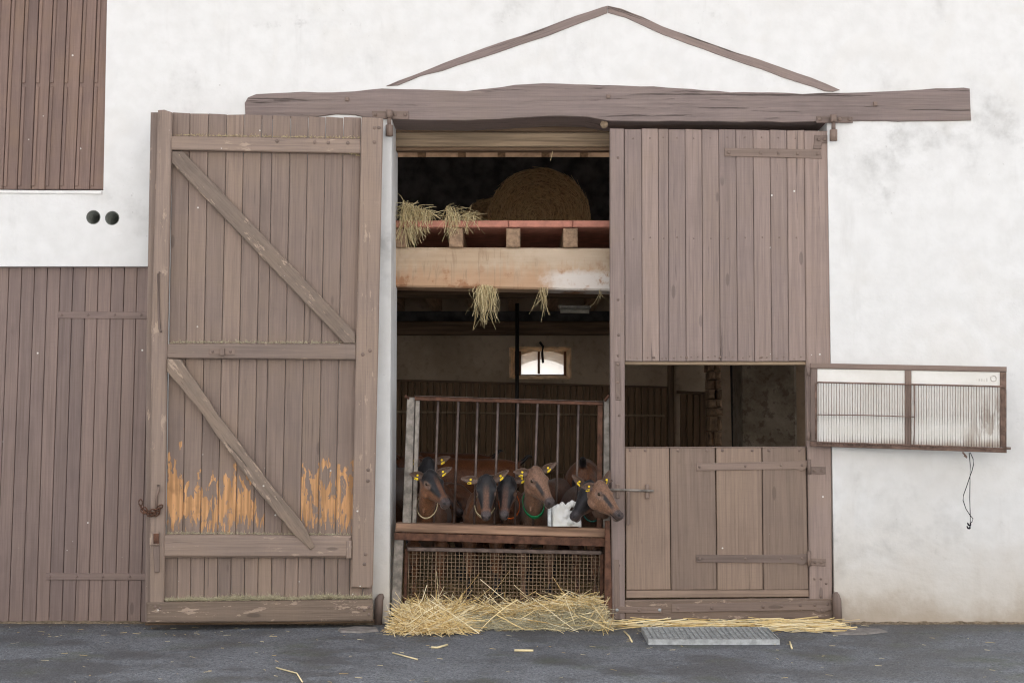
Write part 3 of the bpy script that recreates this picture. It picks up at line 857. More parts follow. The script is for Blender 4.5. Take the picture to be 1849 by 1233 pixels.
# chain round the edge
ch = thing('chain', U(272, 925, LP, .06), 'rusty chain looped round the edge of the open door', 'chain')
cp = [(254, 907), (255, 916), (259, 923), (265, 927), (271, 929), (277, 929), (283, 927), (288, 922), (289, 915), (283, 919), (276, 922), (269, 923), (262, 920)]
for i, (px, py) in enumerate(cp):
    c = U(px, py, LP, .066 + .006 * (i > 8)); a = U(*cp[(i + 1) % len(cp)], LP, .066)
    d = (a - c).normalized(); s_ = d.cross(LP.n).normalized(); t_ = LP.n if i % 2 else s_
    ring = [c + d * (math.cos(k * math.pi / 5) * .019) + t_ * (math.sin(k * math.pi / 5) * .0105) for k in range(11)]
    tube('link', ring, .0042, M_rust, ch, 6)

# ------------------------------------------------------------------ hinge ironwork fixed to the barn
def hinge_top(cx, y0, plate):
    pl = board('hinge_plate', plate, 0, .022, .008, M_iron, barn, .002)
    for px in np.linspace(plate[0][0] + 6, plate[1][0] - 6, 4):
        if abs(px - cx) > 8: bolt(U(px, (plate[0][1] + plate[3][1]) / 2, 0, .021), .013, M_iron, pl)
    tube('hinge_knuckle', [U(cx, y0, 0, .048), U(cx, y0 + 13.5, 0, .048)], .021, M_iron, barn, 14)
    tube('hinge_pin', [U(cx, y0 + 13.5, 0, .048), U(cx, y0 + 28, 0, .048)], .013, M_iron, barn, 12)
    tube('hinge_knuckle', [U(cx, y0 + 27, 0, .048), U(cx, y0 + 46.5, 0, .048)], .0235, M_iron, barn, 14)
hinge_top(703, 199.5, [(672, 200.5), (737.5, 201), (737.5, 216), (672, 214)])
hinge_top(1505, 208, [(1474, 210), (1540, 211), (1540, 222), (1474, 222)])
tube('hinge_pivot', [U(688, 1072, -.02), U(688, 1076, -.025), U(684.5, 1082, -.03), U(682, 1128, -.04)], [.014, .022, .026, .026], M_iron, barn, 14)
tube('hinge_pivot', [U(1508, 1069, -.02), U(1509, 1074, -.025), U(1511, 1082, -.03), U(1513, 1131, -.04)], [.014, .022, .027, .027], M_iron, barn, 14)

# ------------------------------------------------------------------ closed right leaf with its opening
DP = PY(.012)
rl = thing('door_leaf', (U(1300, 1120, 0).x, .02, 0), 'closed right door leaf of narrow upright boards above an open square hatch', 'door')
tp = [1127.7, 1158.5, 1188.4, 1207, 1237, 1267.3, 1297.7, 1328.5, 1359.7, 1390, 1420.5, 1451.7]
bt = [1129, 1160, 1190.5, 1207.8, 1239, 1269, 1300.7, 1332.3, 1362.7, 1394, 1424.7, 1455.5]
for i in range(11):
    yt = lambda x: 232.5 + (x - 1100) * .009
    board('plank', [(tp[i] + .35, yt(tp[i]) + random.uniform(-.8, .8)), (tp[i + 1] - .35, yt(tp[i + 1]) + random.uniform(-.8, .8)), (bt[i + 1] - .35, 652 + random.uniform(-.5, .5)), (bt[i] + .35, 652 + random.uniform(-.5, .5))], DP, 0, .032, M_door, rl, .0028)
board('stile', [(1101.5, 232), (1127.3, 232.5), (1128.2, 655), (1128.5, 1119), (1105, 1119), (1102, 655)], DP, .006, .06, M_door, rl, .006, zdir=Vector((0, 0, 1)))
board('stile', [(1452.2, 236), (1497, 236.5), (1500.5, 655), (1503, 1082), (1462, 1082), (1456, 655)], DP, .002, .055, M_door, rl, .006, zdir=Vector((0, 0, 1)))
board('lip_board', [(1127.5, 652.8), (1455, 653.3), (1455, 659), (1127.5, 658.5)], DP, -.008, .05, M_header, rl, .004)
board('bottom_rail', [(1128.8, 1083), (1505, 1079), (1505, 1118), (1128.8, 1119)], DP, .004, .055, M_sill, rl, .007)
s1 = board('strap', [(1213.5, 1091), (1500, 1084), (1503, 1099.5), (1484, 1106), (1470, 1100.5), (1213.5, 1105)], DP, .012, .0075, M_iron, rl, .002, zdir=Vector((1, 0, 0)))
for px, py in ((1224, 1098.5), (1285, 1097.5), (1378, 1095), (1411, 1094), (1445, 1092.5), (1471, 1092), (1494, 1090.5), (1484, 1102)): bolt(U(px, py, DP, .011), .0095, M_iron, s1)
s1 = board('strap', [(1110, 1094), (1195.5, 1097), (1195.5, 1106.5), (1110, 1106)], DP, .013, .0065, M_iron, rl, .002)
for px in (1114, 1154, 1191): bolt(U(px, 1101, DP, .012), .011, M_galv if px != 1154 else M_iron, s1)
board('strap', [(1108.5, 1010), (1117.5, 1010), (1119, 1118), (1109.5, 1118)], DP, .012, .0055, M_iron, rl, .002)
s1 = board('strap', [(1110, 652), (1119.5, 652), (1121, 722), (1112, 722)], DP, .012, .0055, M_iron, rl, .002)
for py in (658, 690, 717): bolt(U(1115.5, py, DP, .011), .009, M_iron, s1)
for px, py in ((1116, 541), (1117, 605), (1116, 642), (1116, 285), (1117, 1020), (1118, 750)): bolt(U(px, py, DP, .005), .009, M_iron, rl)
s1 = board('strap_hinge', [(1308.5, 267.5), (1466, 270), (1481, 269.5), (1484, 286.5), (1308.5, 282)], DP, .008, .0075, M_iron, rl, .002, zdir=Vector((1, 0, 0)))
for px in (1316, 1373, 1405.5, 1440, 1476): bolt(U(px, 275.5 + (px - 1316) * .018, DP, .007), .011, M_iron, s1, square=True)
s2 = board('strap_hinge', [(1471, 244), (1497, 245), (1497, 258), (1484, 259), (1483, 269), (1469, 269)], DP, .010, .0075, M_iron, rl, .002, zdir=Vector((1, 0, 0)))
for px in (1478, 1489): bolt(U(px, 252, DP, .009), .0125, M_iron, s2, square=True)
for px, py in ((1482, 1045), (1492, 1053), (1470, 1045), (1482, 1076), (1375, 645), (1300, 645), (1240, 645), (1180, 645)): bolt(U(px, py, DP, .002), .008, M_iron, rl)

for i in range(11):
    for t, y in ((.3, 646), (.7, 645), (.5, 250), (.5, 430)):
        bolt(U(lerp(lerp(tp[i], tp[i + 1], t), lerp(bt[i], bt[i + 1], t), (y - 235) / 420), y + random.uniform(-2, 2), DP, -.001), .0055, M_iron, rl, name='nail')
# ------------------------------------------------------------------ half door
HP = PY(.022)
hd = thing('half_door', (U(1294, 1080, 0).x, .03, U(1294, 1080, 0).z), 'brown lower half door of four wide boards with long strap hinges', 'door')
ht = [1128.5, 1209, 1292.5, 1376, 1455.5]; hb = [1130.5, 1212, 1295, 1378.5, 1461]
for i in range(4):
    gp = .9 if i != 1 else .6
    board('plank', [(ht[i] + .6, 809 - i * .4), (ht[i + 1] - gp - (1.2 if i == 1 else 0), 808.6 - i * .4), (hb[i + 1] - gp, 1064), (hb[i] + .6, 1065)], HP, 0, .035, M_half, hd, .004)
board('bottom_batten', [(1130.5, 1065.7), (1460.5, 1064.7), (1461, 1077), (1131, 1079.5)], HP, .001, .035, M_half, hd, .004)
board('edge_strip', [(1127.8, 806.8), (1456, 805.8), (1456, 808.2), (1127.8, 808.6)], HP, .001, .036, M_iron, hd, .001)
for ya, yb in ((836, 849.5), (1001.5, 1015)):
    s1 = board('strap_hinge', [(1257.5, ya), (1440, ya - 4), (1457, ya - 5.5), (1458, yb - 6), (1449, yb + .5), (1440, yb - 3), (1257.5, yb)] if ya < 900 else
               [(1257, ya), (1440, ya - .5), (1459, ya - 2), (1460, yb - 2), (1450, yb + 5), (1440, yb + 1), (1257, yb)], HP, .008, .0075, M_iron, hd, .002, zdir=Vector((1, 0, 0)))
    for px in (1263, 1346, 1410, 1448): bolt(U(px, (ya + yb) / 2 - (px - 1257) * (.018 if ya < 900 else .003), HP, .007), .009, M_iron, s1)
    pl2 = board('hinge_plate', [(1463, ya + 6), (1491, ya + 7), (1491, ya + 20), (1463, ya + 19)], DP, .009, .0075, M_iron, rl, .002)
    for px in (1471, 1483): bolt(U(px, ya + 13, DP, .008), .011, M_iron, pl2)
    tube('hinge_knuckle', [U(1460.5, ya - 7, HP, .022), U(1461.5, ya + 20, HP, .022)], .011, M_iron, hd, 10)
for px in (1138, 1165, 1224, 1276, 1304, 1358, 1388, 1443): bolt(U(px, 813, HP, -.001), .010, M_iron, hd)
# sliding bolt
tube('slide_bolt', [U(1098, 883.5, HP, .030), U(1180, 886, HP, .030)], .0075, M_steel, hd, 10)
for px in (1115.5, 1169): board('staple', [(px - 3.5, 874), (px + 3.5, 874), (px + 3.5, 900), (px - 3.5, 900)], HP, .019 if px > 1130 else .024, .018 if px > 1130 else .007, M_iron, hd, .003)
board('bolt_handle', [(1132.5, 887), (1137.5, 887), (1138.5, 944), (1136, 948), (1132.5, 948), (1131.5, 944)], HP, .045, .008, M_iron, hd, .003, zdir=Vector((0, 0, 1)))

# ------------------------------------------------------------------ swung-out hatch with wire rack
pa = U(1463, 735, -.055); pb_ = U(1818, 735, -.26)
hv = pb_ - pa; hv.z = 0
XP = Plane(pa, Vector((hv.y, -hv.x, 0)))
if XP.n.y > 0: XP.n = -XP.n
def hpan():
    s = NT('dirty white hatch panel'); p = s.obj(False)
    a = s.noise(p, 4, 6, .65); v_ = s.noise(s.pos(), 1, 5, .65, (16, 16, 4), .5)
    c = s.mix(s.ramp(a, .3, .7), (.76, .735, .68), (.86, .845, .81))
    pos = s.n('SeparateXYZ', Vector=s.pos())
    dz = s.math('ADD', pos.outputs['Z'], s.math('MULTIPLY', s.math('SUBTRACT', a, .5), .12))
    c = s.mix(s.math('MULTIPLY', s.ramp(dz, 1.13, 1.07), .7), c, (.36, .26, .18))
    dx = s.math('SUBTRACT', pos.outputs['X'], s.math('MULTIPLY', s.math('SUBTRACT', dz, 1.1), .5))
    m = s.math('MULTIPLY', s.ramp(dx, 2.62, 2.78), s.ramp(v_, .44, .58))
    m = s.math('MULTIPLY', m, s.ramp(dz, 1.48, 1.28))
    c = s.mix(s.math('MULTIPLY', m, .6), c, (.33, .25, .19))
    return s.out(c, .6)
M_hpan = hpan()
M_hrust = simple('faded rusty hatch steel', (.19, .125, .098), .75, 0.05, .35, 22)
hat = thing('hatch_panel', U(1640, 812, XP), 'white hatch with brown frame and wire rack, swung out beside the door', 'hatch')
board('rail', [(1463, 655.5), (1818, 662), (1818, 671.5), (1463, 665)], XP, 0, .03, M_iron, hat, .004)
board('rail', [(1463, 797), (1818, 808), (1818, 817.5), (1463, 805.5)], XP, 0, .03, M_hrust, hat, .004)
board('stile', [(1463.5, 665.4), (1475.5, 665.6), (1475.5, 797), (1463.5, 796.6)], XP, -.001, .029, M_iron, hat, .004)
board('stile', [(1806, 671.7), (1817.5, 671.9), (1817.5, 807.6), (1806, 807.2)], XP, -.001, .029, M_hrust, hat, .004)
board('stile', [(1634, 668.7), (1645.5, 668.9), (1645.5, 802.4), (1634, 802)], XP, -.001, .029, M_iron, hat, .004)
board('panel', [(1475.7, 665.8), (1633.8, 668.6), (1633.8, 801.8), (1475.7, 797.2)], XP, -.012, .012, M_hpan, hat, .001)
panR = board('panel', [(1645.7, 669), (1805.8, 671.6), (1805.8, 807), (1645.7, 802.6)], XP, -.012, .012, M_hpan, hat, .001)
rk = lambda x, y: y + (x - 1473) * .023
rim = [(1473, 793), (1473, 694), (1477, 690)] + [(x, rk(x, 690)) for x in range(1500, 1811, 31)] + [(1813, 699), (1816, 704), (1816, 812)]
rack = tube('wire_rack', [U(x, y, XP, .022 + .035 * max(0, (y - 690) / 110)) for x, y in rim], .0048, M_hrust, hat, 8)
nW = 71
for i in range(nW):
    x = 1477.5 + i * (1811 - 1477.5) / (nW - 1)
    bow = random.uniform(-.4, .4)
    tube('wire', [U(x, rk(x, 690.5), XP, .022), U(x + bow, rk(x, 745), XP, .038), U(x + .3 * bow, rk(x, 799), XP, .055), U(x, rk(x, 802), XP, .006)], .0018, M_hrust, rack, 5)
tube('wire', [U(1473, 748.5, XP, .044), U(1562, 749.5, XP, .044), U(1651, 752.5, XP, .044)], .0032, M_hrust, rack, 6)
tube('wire', [U(1473, 798, XP, .055), U(1645, 803, XP, .055), U(1815, 809.5, XP, .055)], .0045, M_hrust, rack, 6)
tube('wire', [U(1651, 694, XP, .022), U(1651.5, 740, XP, .04), U(1650.5, 802, XP, .055)], .0035, M_hrust, rack, 6)
tube('latch_pin', [U(1812, 808.8, XP, .012), U(1825, 809.3, XP, .012)], .008, M_iron, hat, 8)
for py in (671, 787): tube('hinge_knuckle', [U(1459.5, py - 8, XP, .012), U(1459.5, py + 8, XP, .012)], .011, M_iron, hat, 10)
# faint worn print on the panel corner: a ring and a few strokes
M_print = simple('faded grey print', (.66, .63, .58), .7)
ring = [U(1794 + 5 * math.cos(k * math.pi / 8), 683 + 5.2 * math.sin(k * math.pi / 8), XP, -.0115) for k in range(17)]
tube('faded_mark', ring, .004, M_print, panR, 5)
for x0, x1, y0, y1 in ((1763, 1765, 683, 688), (1767, 1770, 684, 688), (1772, 1774, 683.5, 688.5), (1776, 1779, 684, 689), (1781, 1783, 682.5, 689)):
    board('faded_mark', [(x0, y0), (x1, y0), (x1, y1), (x0, y1)], XP, -.0112, .001, M_print, panR, .0003)
# cord
cd = thing('cord', U(1750, 955, XP, .02), 'thin black cord looped and knotted, hanging below the hatch', 'cord')
tube('strand', [U(x, y, XP, .02) for x, y in ((1738, 816), (1744, 823), (1746, 826), (1741, 822))], .0055, M_hrust, cd, 6)
tube('strand', [U(x, y, XP, .015) for x, y in ((1752, 817), (1757, 828), (1758, 838), (1755, 850), (1751, 861), (1746, 876), (1740, 893), (1739, 903), (1744, 918), (1751, 929), (1757, 936), (1755, 942), (1751, 945))], .0026, M_rope, cd, 6)
tube('strand', [U(x, y, XP, .018) for x, y in ((1750, 817), (1752, 840), (1751.5, 870), (1751, 900), (1752, 930), (1752, 946), (1750, 954))], .0026, M_rope, cd, 6)
for x, y in ((1750, 946), (1749, 952)):
    tube('knot', [U(x + 3.2 * math.cos(k), y + 2.6 * math.sin(k * 1.7), XP, .018 + .004 * math.sin(k * 2.3)) for k in np.linspace(0, 7, 14)], .0026, M_rope, cd, 6)

# ------------------------------------------------------------------ goat gate
GY = .12
gate = thing('goat_gate', (U(905, 1100, GY).x, GY, 0), 'rusty steel feeding gate with upright bars and a mesh lower panel', 'gate')
def bar_(name, q, Y, thick, mat, bev=.003, zdir=None): return board(name, q, Y, 0, thick, mat, gate, bev, zdir)
bar_('top_rail', [(748, 715), (1089, 725.5), (1089, 731.5), (748, 722.5)], GY, .03, M_rust)
bar_('rail_lip', [(748, 713.8), (1089, 724.2), (1089, 725.3), (748, 714.8)], GY - .012, .045, M_bar, .001)
bar_('post', [(735, 717), (748.8, 717.5), (742.5, 945), (726.5, 945)], GY - .01, .05, M_steel)
bar_('post', [(750.2, 723), (758, 723), (751.5, 945), (744, 945)], GY, .03, M_steel)
bar_('post', [(1079.5, 732), (1088.3, 732), (1086.5, 953), (1077.5, 953)], GY, .03, M_rust)
bar_('post', [(1090.5, 722), (1100, 716), (1101.5, 953), (1089, 953)], GY + .01, .05, M_steel)
tube('hook', [U(738, 719, GY - .02), U(733, 716, GY - .03), U(731.5, 713.5, GY - .03)], .009, M_rust, gate, 6)
tube('hook', [U(1092, 724, GY - .02), U(1098, 716, GY - .03), U(1099.5, 713, GY - .03)], .009, M_rust, gate, 6)
bt_ = [791.2, 828, 862.5, 899.5, 935.3, 970.8, 1009, 1044.8]; bb_ = [782.8, 819, 855.8, 892, 929.5, 962, 1003.4, 1039.4]
for i in range(8):
    yt = 718.5 + (bt_[i] - 748) * .031
    tube('bar', [U(bt_[i], yt, GY + .012), U(bb_[i], 962, GY + .06)], .0078, M_bar, gate, 10)
bar_('sill_board', [(714.5, 944), (1094.5, 954), (1094.5, 970.5), (713.5, 960)], GY - .06, .16, M_ledge, .006)
bar_('angle_iron', [(712, 961.5), (1094.5, 971.3), (1094.5, 986.5), (712, 974)], GY - .065, .012, M_rust, .002)
bar_('leg', [(712, 974.3), (728.5, 974.7), (723, 1108), (706, 1106)], GY - .062, .05, M_steel)
bar_('leg', [(1093, 940), (1101, 940), (1106.5, 1128), (1091, 1128)], GY - .12, .04, M_rust)
M_mesh = simple('brown mesh wire', (.30, .215, .145), .6, .15, .3, 25)
mp = bar_('mesh_frame', [(735, 987), (1086, 994), (1086, 1001.5), (735, 994.5)], GY + .01, .03, M_bar)
for k, x in enumerate(np.arange(738.5, 1085, 7.02)):
    r = .0042 if k in (7, 15) else .0023
    tube('wire', [U(x, 994 + (x - 738) * .019, GY + .03), U(x - 2.2, 1098, GY + .03)], r, M_mesh, mp, 5)
for k in range(15):
    y = 1000.5 + k * 6.55
    tube('wire', [U(734, y, GY + .036), U(1086, y + 5.5, GY + .036)], .0023, M_mesh, mp, 5)
bar_('mesh_stile', [(731, 990), (737, 990), (733, 1100), (727, 1100)], GY + .015, .025, M_rust)
bar_('mesh_stile', [(1084, 1000), (1090, 1000), (1089, 1112), (1083, 1112)], GY + .015, .025, M_rust)

# ------------------------------------------------------------------ straw and hay
def stalks(name, gen, count, mat, rseed=1, n=3, seg=2, kink=0.0):
    """count thin stalks; gen() gives base point, direction, length, radius, bend vector"""
    rs = random.getstate(); random.seed(rseed)
    V, Fc = [], []
    for _ in range(count):
        r_ = gen()
        if r_ is None: continue
        p, d, L, r, b = r_
        d = d.normalized()
        u = d.orthogonal().normalized(); s = d.cross(u)
        a0 = random.uniform(0, 6.28)
        base = len(V); off = Vector((0, 0, 0))
        for k in range(seg + 1):
            t = k / seg
            if kink and 0 < k: off = off + Vector((random.gauss(0, kink), random.gauss(0, kink), random.gauss(0, kink) * .5)) * L
            c = p + d * (L * t) + b * (t * t) + off
            rr = r * (1 - .35 * t)
            for j in range(n):
                a = a0 + 2 * math.pi * j / n
                V.append(c + u * (math.cos(a) * rr) + s * (math.sin(a) * rr * .6))
        for k in range(seg):
            for j in range(n):
                q = base + k * n
                Fc.append((q + j, q + (j + 1) % n, q + n + (j + 1) % n, q + n + j))
        Fc.append(tuple(base + j for j in range(n))[::-1]); Fc.append(tuple(base + seg * n + j for j in range(n)))
    random.setstate(rs)
    c = sum(V, Vector()) / len(V)
    M = Matrix.Translation(c)
    return mobj(name, V, Fc, mat, None, False, M)
def rv(h=1.0): 
    return Vector((random.gauss(0, 1), random.gauss(0, 1), random.gauss(0, h)))
ru = random.uniform

# heap under the gate
xa, xb = U(718, 1110, 0).x, U(1093, 1110, 0).x
def heap_h(X, Y):
    t = max(0, min(1, (X - xa) / (xb - xa)))
    hh = .082 + .055 * math.exp(-((t - .92) / .12) ** 2) + .012 * math.sin(9 * t + 1)
    front = -.52 + .05 * math.sin(t * 23) if t < .28 else lerp(-.50, -.33, min(1, (t - .28) / .1)) + .03 * math.sin(t * 31)
    f = (Y - front) / (.12 - front)
    if f < 0: return 0
    return hh * min(1, f * 1.2) ** 1.1
vs, fs = [], []
nx, ny = 60, 16
for j in range(ny + 1):
    for i in range(nx + 1):
        X = lerp(xa, xb, i / nx); Y = lerp(-.5, .22, j / ny)
        z = heap_h(X, Y) * .78 * (min(1, i / 4, (nx - i) / 3) ** .6 if 0 < i < nx else 0) + .012 * mnoise.noise(Vector((X * 14, Y * 14, 3)))
        vs.append((X, Y, z - .006))
for j in range(ny):
    for i in range(nx):
        a = j * (nx + 1) + i; fs.append([a, a + 1, a + nx + 2, a + nx + 1])
M_core = simple('packed straw', (.17, .12, .055), .95, 0, .5, 60, .9)  # core darkened so the gaps between stalks read as shadow
def heap_gen():
    for _ in range(20):
        X = ru(xa, xb + .005) if random.random() < .85 else ru(xa, xa + .4); Y = ru(-.5, .2)
        h = heap_h(X, Y)
        if h <= 0 and random.random() < .85: continue
        t = (X - xa) / (xb - xa)
        # greenish chaff shows at the front middle: fewer long stalks there
        if .30 < t < .95 and Y < -.04 and random.random() < .93: continue
        z = h * ru(.72, 1.04) + .006
        a = ru(0, 6.28)
        d = Vector((math.cos(a), math.sin(a) * .7, random.gauss(.02, .22)))
        if random.random() < .025: d.z += ru(.3, 1.0)
        L = min(.38, abs(random.gauss(.17, .08)) + .04)
        p = Vector((X, Y, z)) - d.normalized() * (L / 2)
        e = p + d.normalized() * L
        if min(p.z, e.z) < .004: p.z += .006 - min(p.z, e.z)
        for q in (p, p + d.normalized() * L):
            if q.x > xb + .03 or (q.x < xa - .03 and q.y > -.03) or q.x < xa - .045: return None
        return p, d, L, ru(.0015, .0042), rv(.4) * .012
    return None
heap_core = mobj('straw_heap', vs, fs, M_core, None, True, M=Matrix.Identity(4))
heap_s = stalks('stalks', heap_gen, 3600, M_straw, 11, 3, 3, .028)
def chaff_gen():
    X = lerp(xa, xb, ru(.22, 1.0)); Y = ru(-.40, .02)
    h = heap_h(X, Y)
    if h <= 0: return None
    a = ru(0, 6.28); d = Vector((math.cos(a), math.sin(a), random.gauss(0, .35)))
    L = ru(.02, .075)
    return Vector((X, Y, h * ru(.75, .95) + .008)), d, L, ru(.0009, .0018), rv() * .008
heap_c = stalks('chaff', chaff_gen, 7500, M_green, 12, 3, 2, .12)
for o in (heap_s, heap_c):
    Mw = WM[o.name]; o.parent = heap_core; tag(o, kind='stuff')
tag(heap_core, 'golden straw heap spilling out below the goat gate', None, kind='stuff')
# thin straw along the foot of the right leaf
def foot_gen():
    px = ru(1102, 1512) if random.random() < .6 else ru(1380, 1510)
    c = G(px, ru(1127, 1136 if px < 1390 else 1143))
    a = random.gauss(0, .30) + (math.pi if random.random() < .5 else 0)
    d = Vector((math.cos(a), math.sin(a), random.gauss(0, .05)))
    L = ru(.06, .30)
    return c + Vector((0, 0, ru(.008, .035))) - d * L / 2, d, L, ru(.002, .0038), rv(.2) * .012
tag(stalks('loose_straw', foot_gen, 400, M_straw, 13, 3, 3, .03), 'thin layer of golden straw along the foot of the right door', None, kind='stuff')
# bits of straw and grit over the asphalt
def grit_gen():
    c = G(ru(-60, 1900), ru(1128, 1236)) 
    if random.random() < .5: c = G(ru(0, 1600), ru(1124, 1150))
    a = ru(0, 6.28); d = Vector((math.cos(a), math.sin(a), 0))
    L = ru(.008, .05)
    return c + Vector((0, 0, .004)), d, L, ru(.0008, .0017), rv(0) * .006
tag(stalks('straw_litter', grit_gen, 230, M_straw, 14), 'short bits of straw scattered over the asphalt', None, kind='stuff')
def one_stalk(pts, r, label):
    o = tube('straw_stalk', [G(x, y) + Vector((0, 0, .006)) for x, y in pts], r, M_straw, None, 6)
    tag(o, label, 'straw', 'single stalks on the asphalt')
one_stalk([(499, 1207), (536, 1217), (546, 1233)], .0035, 'long kinked straw stalk lying at the bottom edge of the asphalt')
one_stalk([(779, 1170), (790, 1170.5), (808, 1165.5)], .006, 'short curved pale straw on asphalt in front of the straw heap')
one_stalk([(929, 1175.5), (963, 1176)], .0065, 'flat straight golden straw on asphalt below the heap middle')
one_stalk([(709, 1180), (754, 1192)], .0035, 'thin slanting greenish straw on asphalt left of the heap')
one_stalk([(1127, 1141), (1136, 1150), (1141, 1160)], .005, 'bent straw lying left of the metal grating')
one_stalk([(1426, 1160), (1430, 1172)], .005, 'short bent straw standing right of the metal grating')
# fine hay lying on the ledges of the open leaf
def ledge_gen(xa_, xb_, ya_, yb_, off, amp):
    def g_():
        t = ru(0, 1)
        p = U(lerp(xa_, xb_, t), lerp(ya_, yb_, t), LP, off * ru(.1, 1.0))
        dens = mnoise.noise(Vector((t * 7, 3.1, amp))) * .5 + .6
        a = ru(0, 6.28); d = Vector((math.cos(a), math.sin(a) * .8, abs(random.gauss(0, .55))))
        return p + Vector((0, 0, ru(0, .026) * dens * amp + .002)), d, ru(.012, .05) * dens * amp, ru(.0007, .0015), rv() * .006
    return g_
tag(stalks('hay_dust', ledge_gen(300, 668, 1086, 1081.5, .060, 1.0), 3600, M_green, 15), 'greenish hay dust on the kick board of the open door', None, kind='stuff')
tag(stalks('hay_dust', ledge_gen(305, 640, 620.5, 620.5, .04, .45), 700, M_green, 16), 'fine hay dust on the middle rail of the open door', None, kind='stuff')
tag(stalks('hay_dust', ledge_gen(300, 632, 964.5, 966.5, .045, .45), 800, M_green, 17), 'fine hay dust on the lower rail of the open door', None, kind='stuff')
tag(stalks('hay_dust', ledge_gen(312, 648, 246, 251, .04, .4), 500, M_hay, 18), 'fine hay dust on the top rail of the open door', None, kind='stuff')
tag(stalks('hay_wisp', ledge_gen(612, 650, 279, 283, .04, .9), 60, M_hay, 28), 'small wisp of hay caught under the top rail of the open door', 'hay')

# hanging tufts
def tuft(label, root, count, wid, length, seed, mat=M_hay, spread=.35, taper=1.0, r=(.0012, .0026)):
    def g_():
        u = random.gauss(0, .38)
        u = max(-1, min(1, u))
        p = root + Vector((u * wid * .5, ru(-.03, .03), ru(-.01, .03)))
        L = length * max(.2, 1 - .75 * abs(u) * taper) * ru(.3, 1.0)
        d = Vector((u * spread + random.gauss(0, .16), random.gauss(-.05, .15), -1))
        return p, d, L, ru(*r), Vector((-u * (.42 * L + .35 * wid) + random.gauss(0, .03), random.gauss(0, .04), -.02 * ru(0, 1)))
    o = stalks('hay_tuft', g_, count, mat, seed, 3, 5, .045)
    return tag(o, label, 'hay')
HY = LB - .03
t1 = tuft('big tuft of dry hay hanging from the loft beam, left of centre', U(876, 522, HY), 120, .20, .29, 21, spread=.75, r=(.0015, .0032))
t2 = tuft('thin tuft of hay hanging from the loft beam above the window', U(982, 526, HY), 32, .07, .23, 22, spread=.25)
t3 = tuft('single dry stem hanging from the right end of the loft beam', U(1083, 527, HY), 7, .02, .11, 23, spread=.03)
# hay heaps drooping over the loft edge
def droop(label, x0, x1, y0, ydn, count, seed):
    def g_():
        t = ru(0, 1)
        t = t ** 1.5
        p = U(lerp(x0, x1, t), y0 + ru(-22, 8) * (1 - t) + ru(-5, 3), LB - ru(-.06, .05))
        if random.random() < .62: d = Vector((random.gauss(.05, .25), random.gauss(-.15, .25), -1)); L = ru(.06, ydn) * (1 - .7 * t)
        else: d = Vector((random.gauss(.3, .8), random.gauss(-.2, .5), random.gauss(.1, .4))); L = ru(.04, .11)
        return p, d, L, ru(.0013, .003), Vector((random.gauss(0, .02), random.gauss(0, .02), -.03))
    return tag(stalks('hay_tuft', g_, count, M_hay, seed, 3, 4, .06), label, 'hay')
droop('thick hay spilling over the loft edge beside the left jamb', 728, 778, 385, .26, 420, 24)
droop('small bunch of hay lying over the first joist end', 806, 862, 394, .12, 260, 25)
# round bales on the loft
def bale(label, cx, R_, Y0, L, seed, nst):
    zc = zf + .05 + R_
    X = U(cx, 380, Y0).x
    b = thing('round_bale', (X, Y0 + L / 2, zf + .05), label, 'hay bale')
    vs, fs = [], []; K = 40
    prof = [(.0, 0.02), (.35, .0), (.8, .01), (.95, .05), (1.0, .13), (1.0, L - .1), (.9, L)]
    for r_, y in prof:
        for k in range(K):
            a = 2 * math.pi * k / K
            rr = R_ * r_ * (1 + .06 * mnoise.noise(Vector((math.cos(a) * 3, math.sin(a) * 3, y * 4))))
            vs.append((X + math.cos(a) * rr, Y0 + y, zc + math.sin(a) * rr))
    for j in range(len(prof) - 1):
        for k in range(K): fs.append([j * K + k, j * K + (k + 1) % K, (j + 1) * K + (k + 1) % K, (j + 1) * K + k])
    mobj('core', vs, fs, simple('packed bale hay', (.42, .28, .145), .95, 0, .5, 45, .9), b, True)
    def g_():
        if random.random() < .72:      # face: strands curling round the centre
            rr = R_ * math.sqrt(ru(0, 1)) ; a = ru(0, 6.28)
            p = Vector((X + math.cos(a) * rr, Y0 + .02 - ru(.005, .03) + (max(0, rr / R_ - .85)) * .5, zc + math.sin(a) * rr))
            d = Vector((-math.sin(a), 0, math.cos(a))) + rv() * .32
        else:
            a = ru(0, 6.28); y = ru(.05, L)
            p = Vector((X + math.cos(a) * R_ * 1.0, Y0 + y, zc + math.sin(a) * R_ * 1.0))
            d = Vector((-math.sin(a), random.gauss(0, .5), math.cos(a))) + rv() * .25
        L_ = ru(.05, .14)
        rad = (p - Vector((X, p.y, zc))).normalized()
        d = d - rad * max(0, d.dot(rad)) * .85
        return p, d, L_, ru(.0016, .0030), rv() * .008 - rad * (L_ * L_ / (1.6 * R_)) * .95
    s = stalks('strands', g_, nst, M_bale, seed)
    Mw = WM[s.name]; s.parent = b; s.matrix_basis = WM[b.name].inverted() @ Mw; tag(s, kind='stuff')
bale('large round hay bale in the dark loft, right of centre', 974, .43, 3.0, .8, 31, 4200)
bale('smaller shadowed hay bale behind the large one in the loft', 898, .40, 4.05, .9, 32, 1500)
# stray stems in the loft opening
tag(tube('hay_wisp', [U(1000, 256, .33), U(999, 268, .33), U(997, 278, .34), U(994, 290, .33)], .0018, M_hay, None, 5), 'thin hay stem dangling from the door header', 'hay')

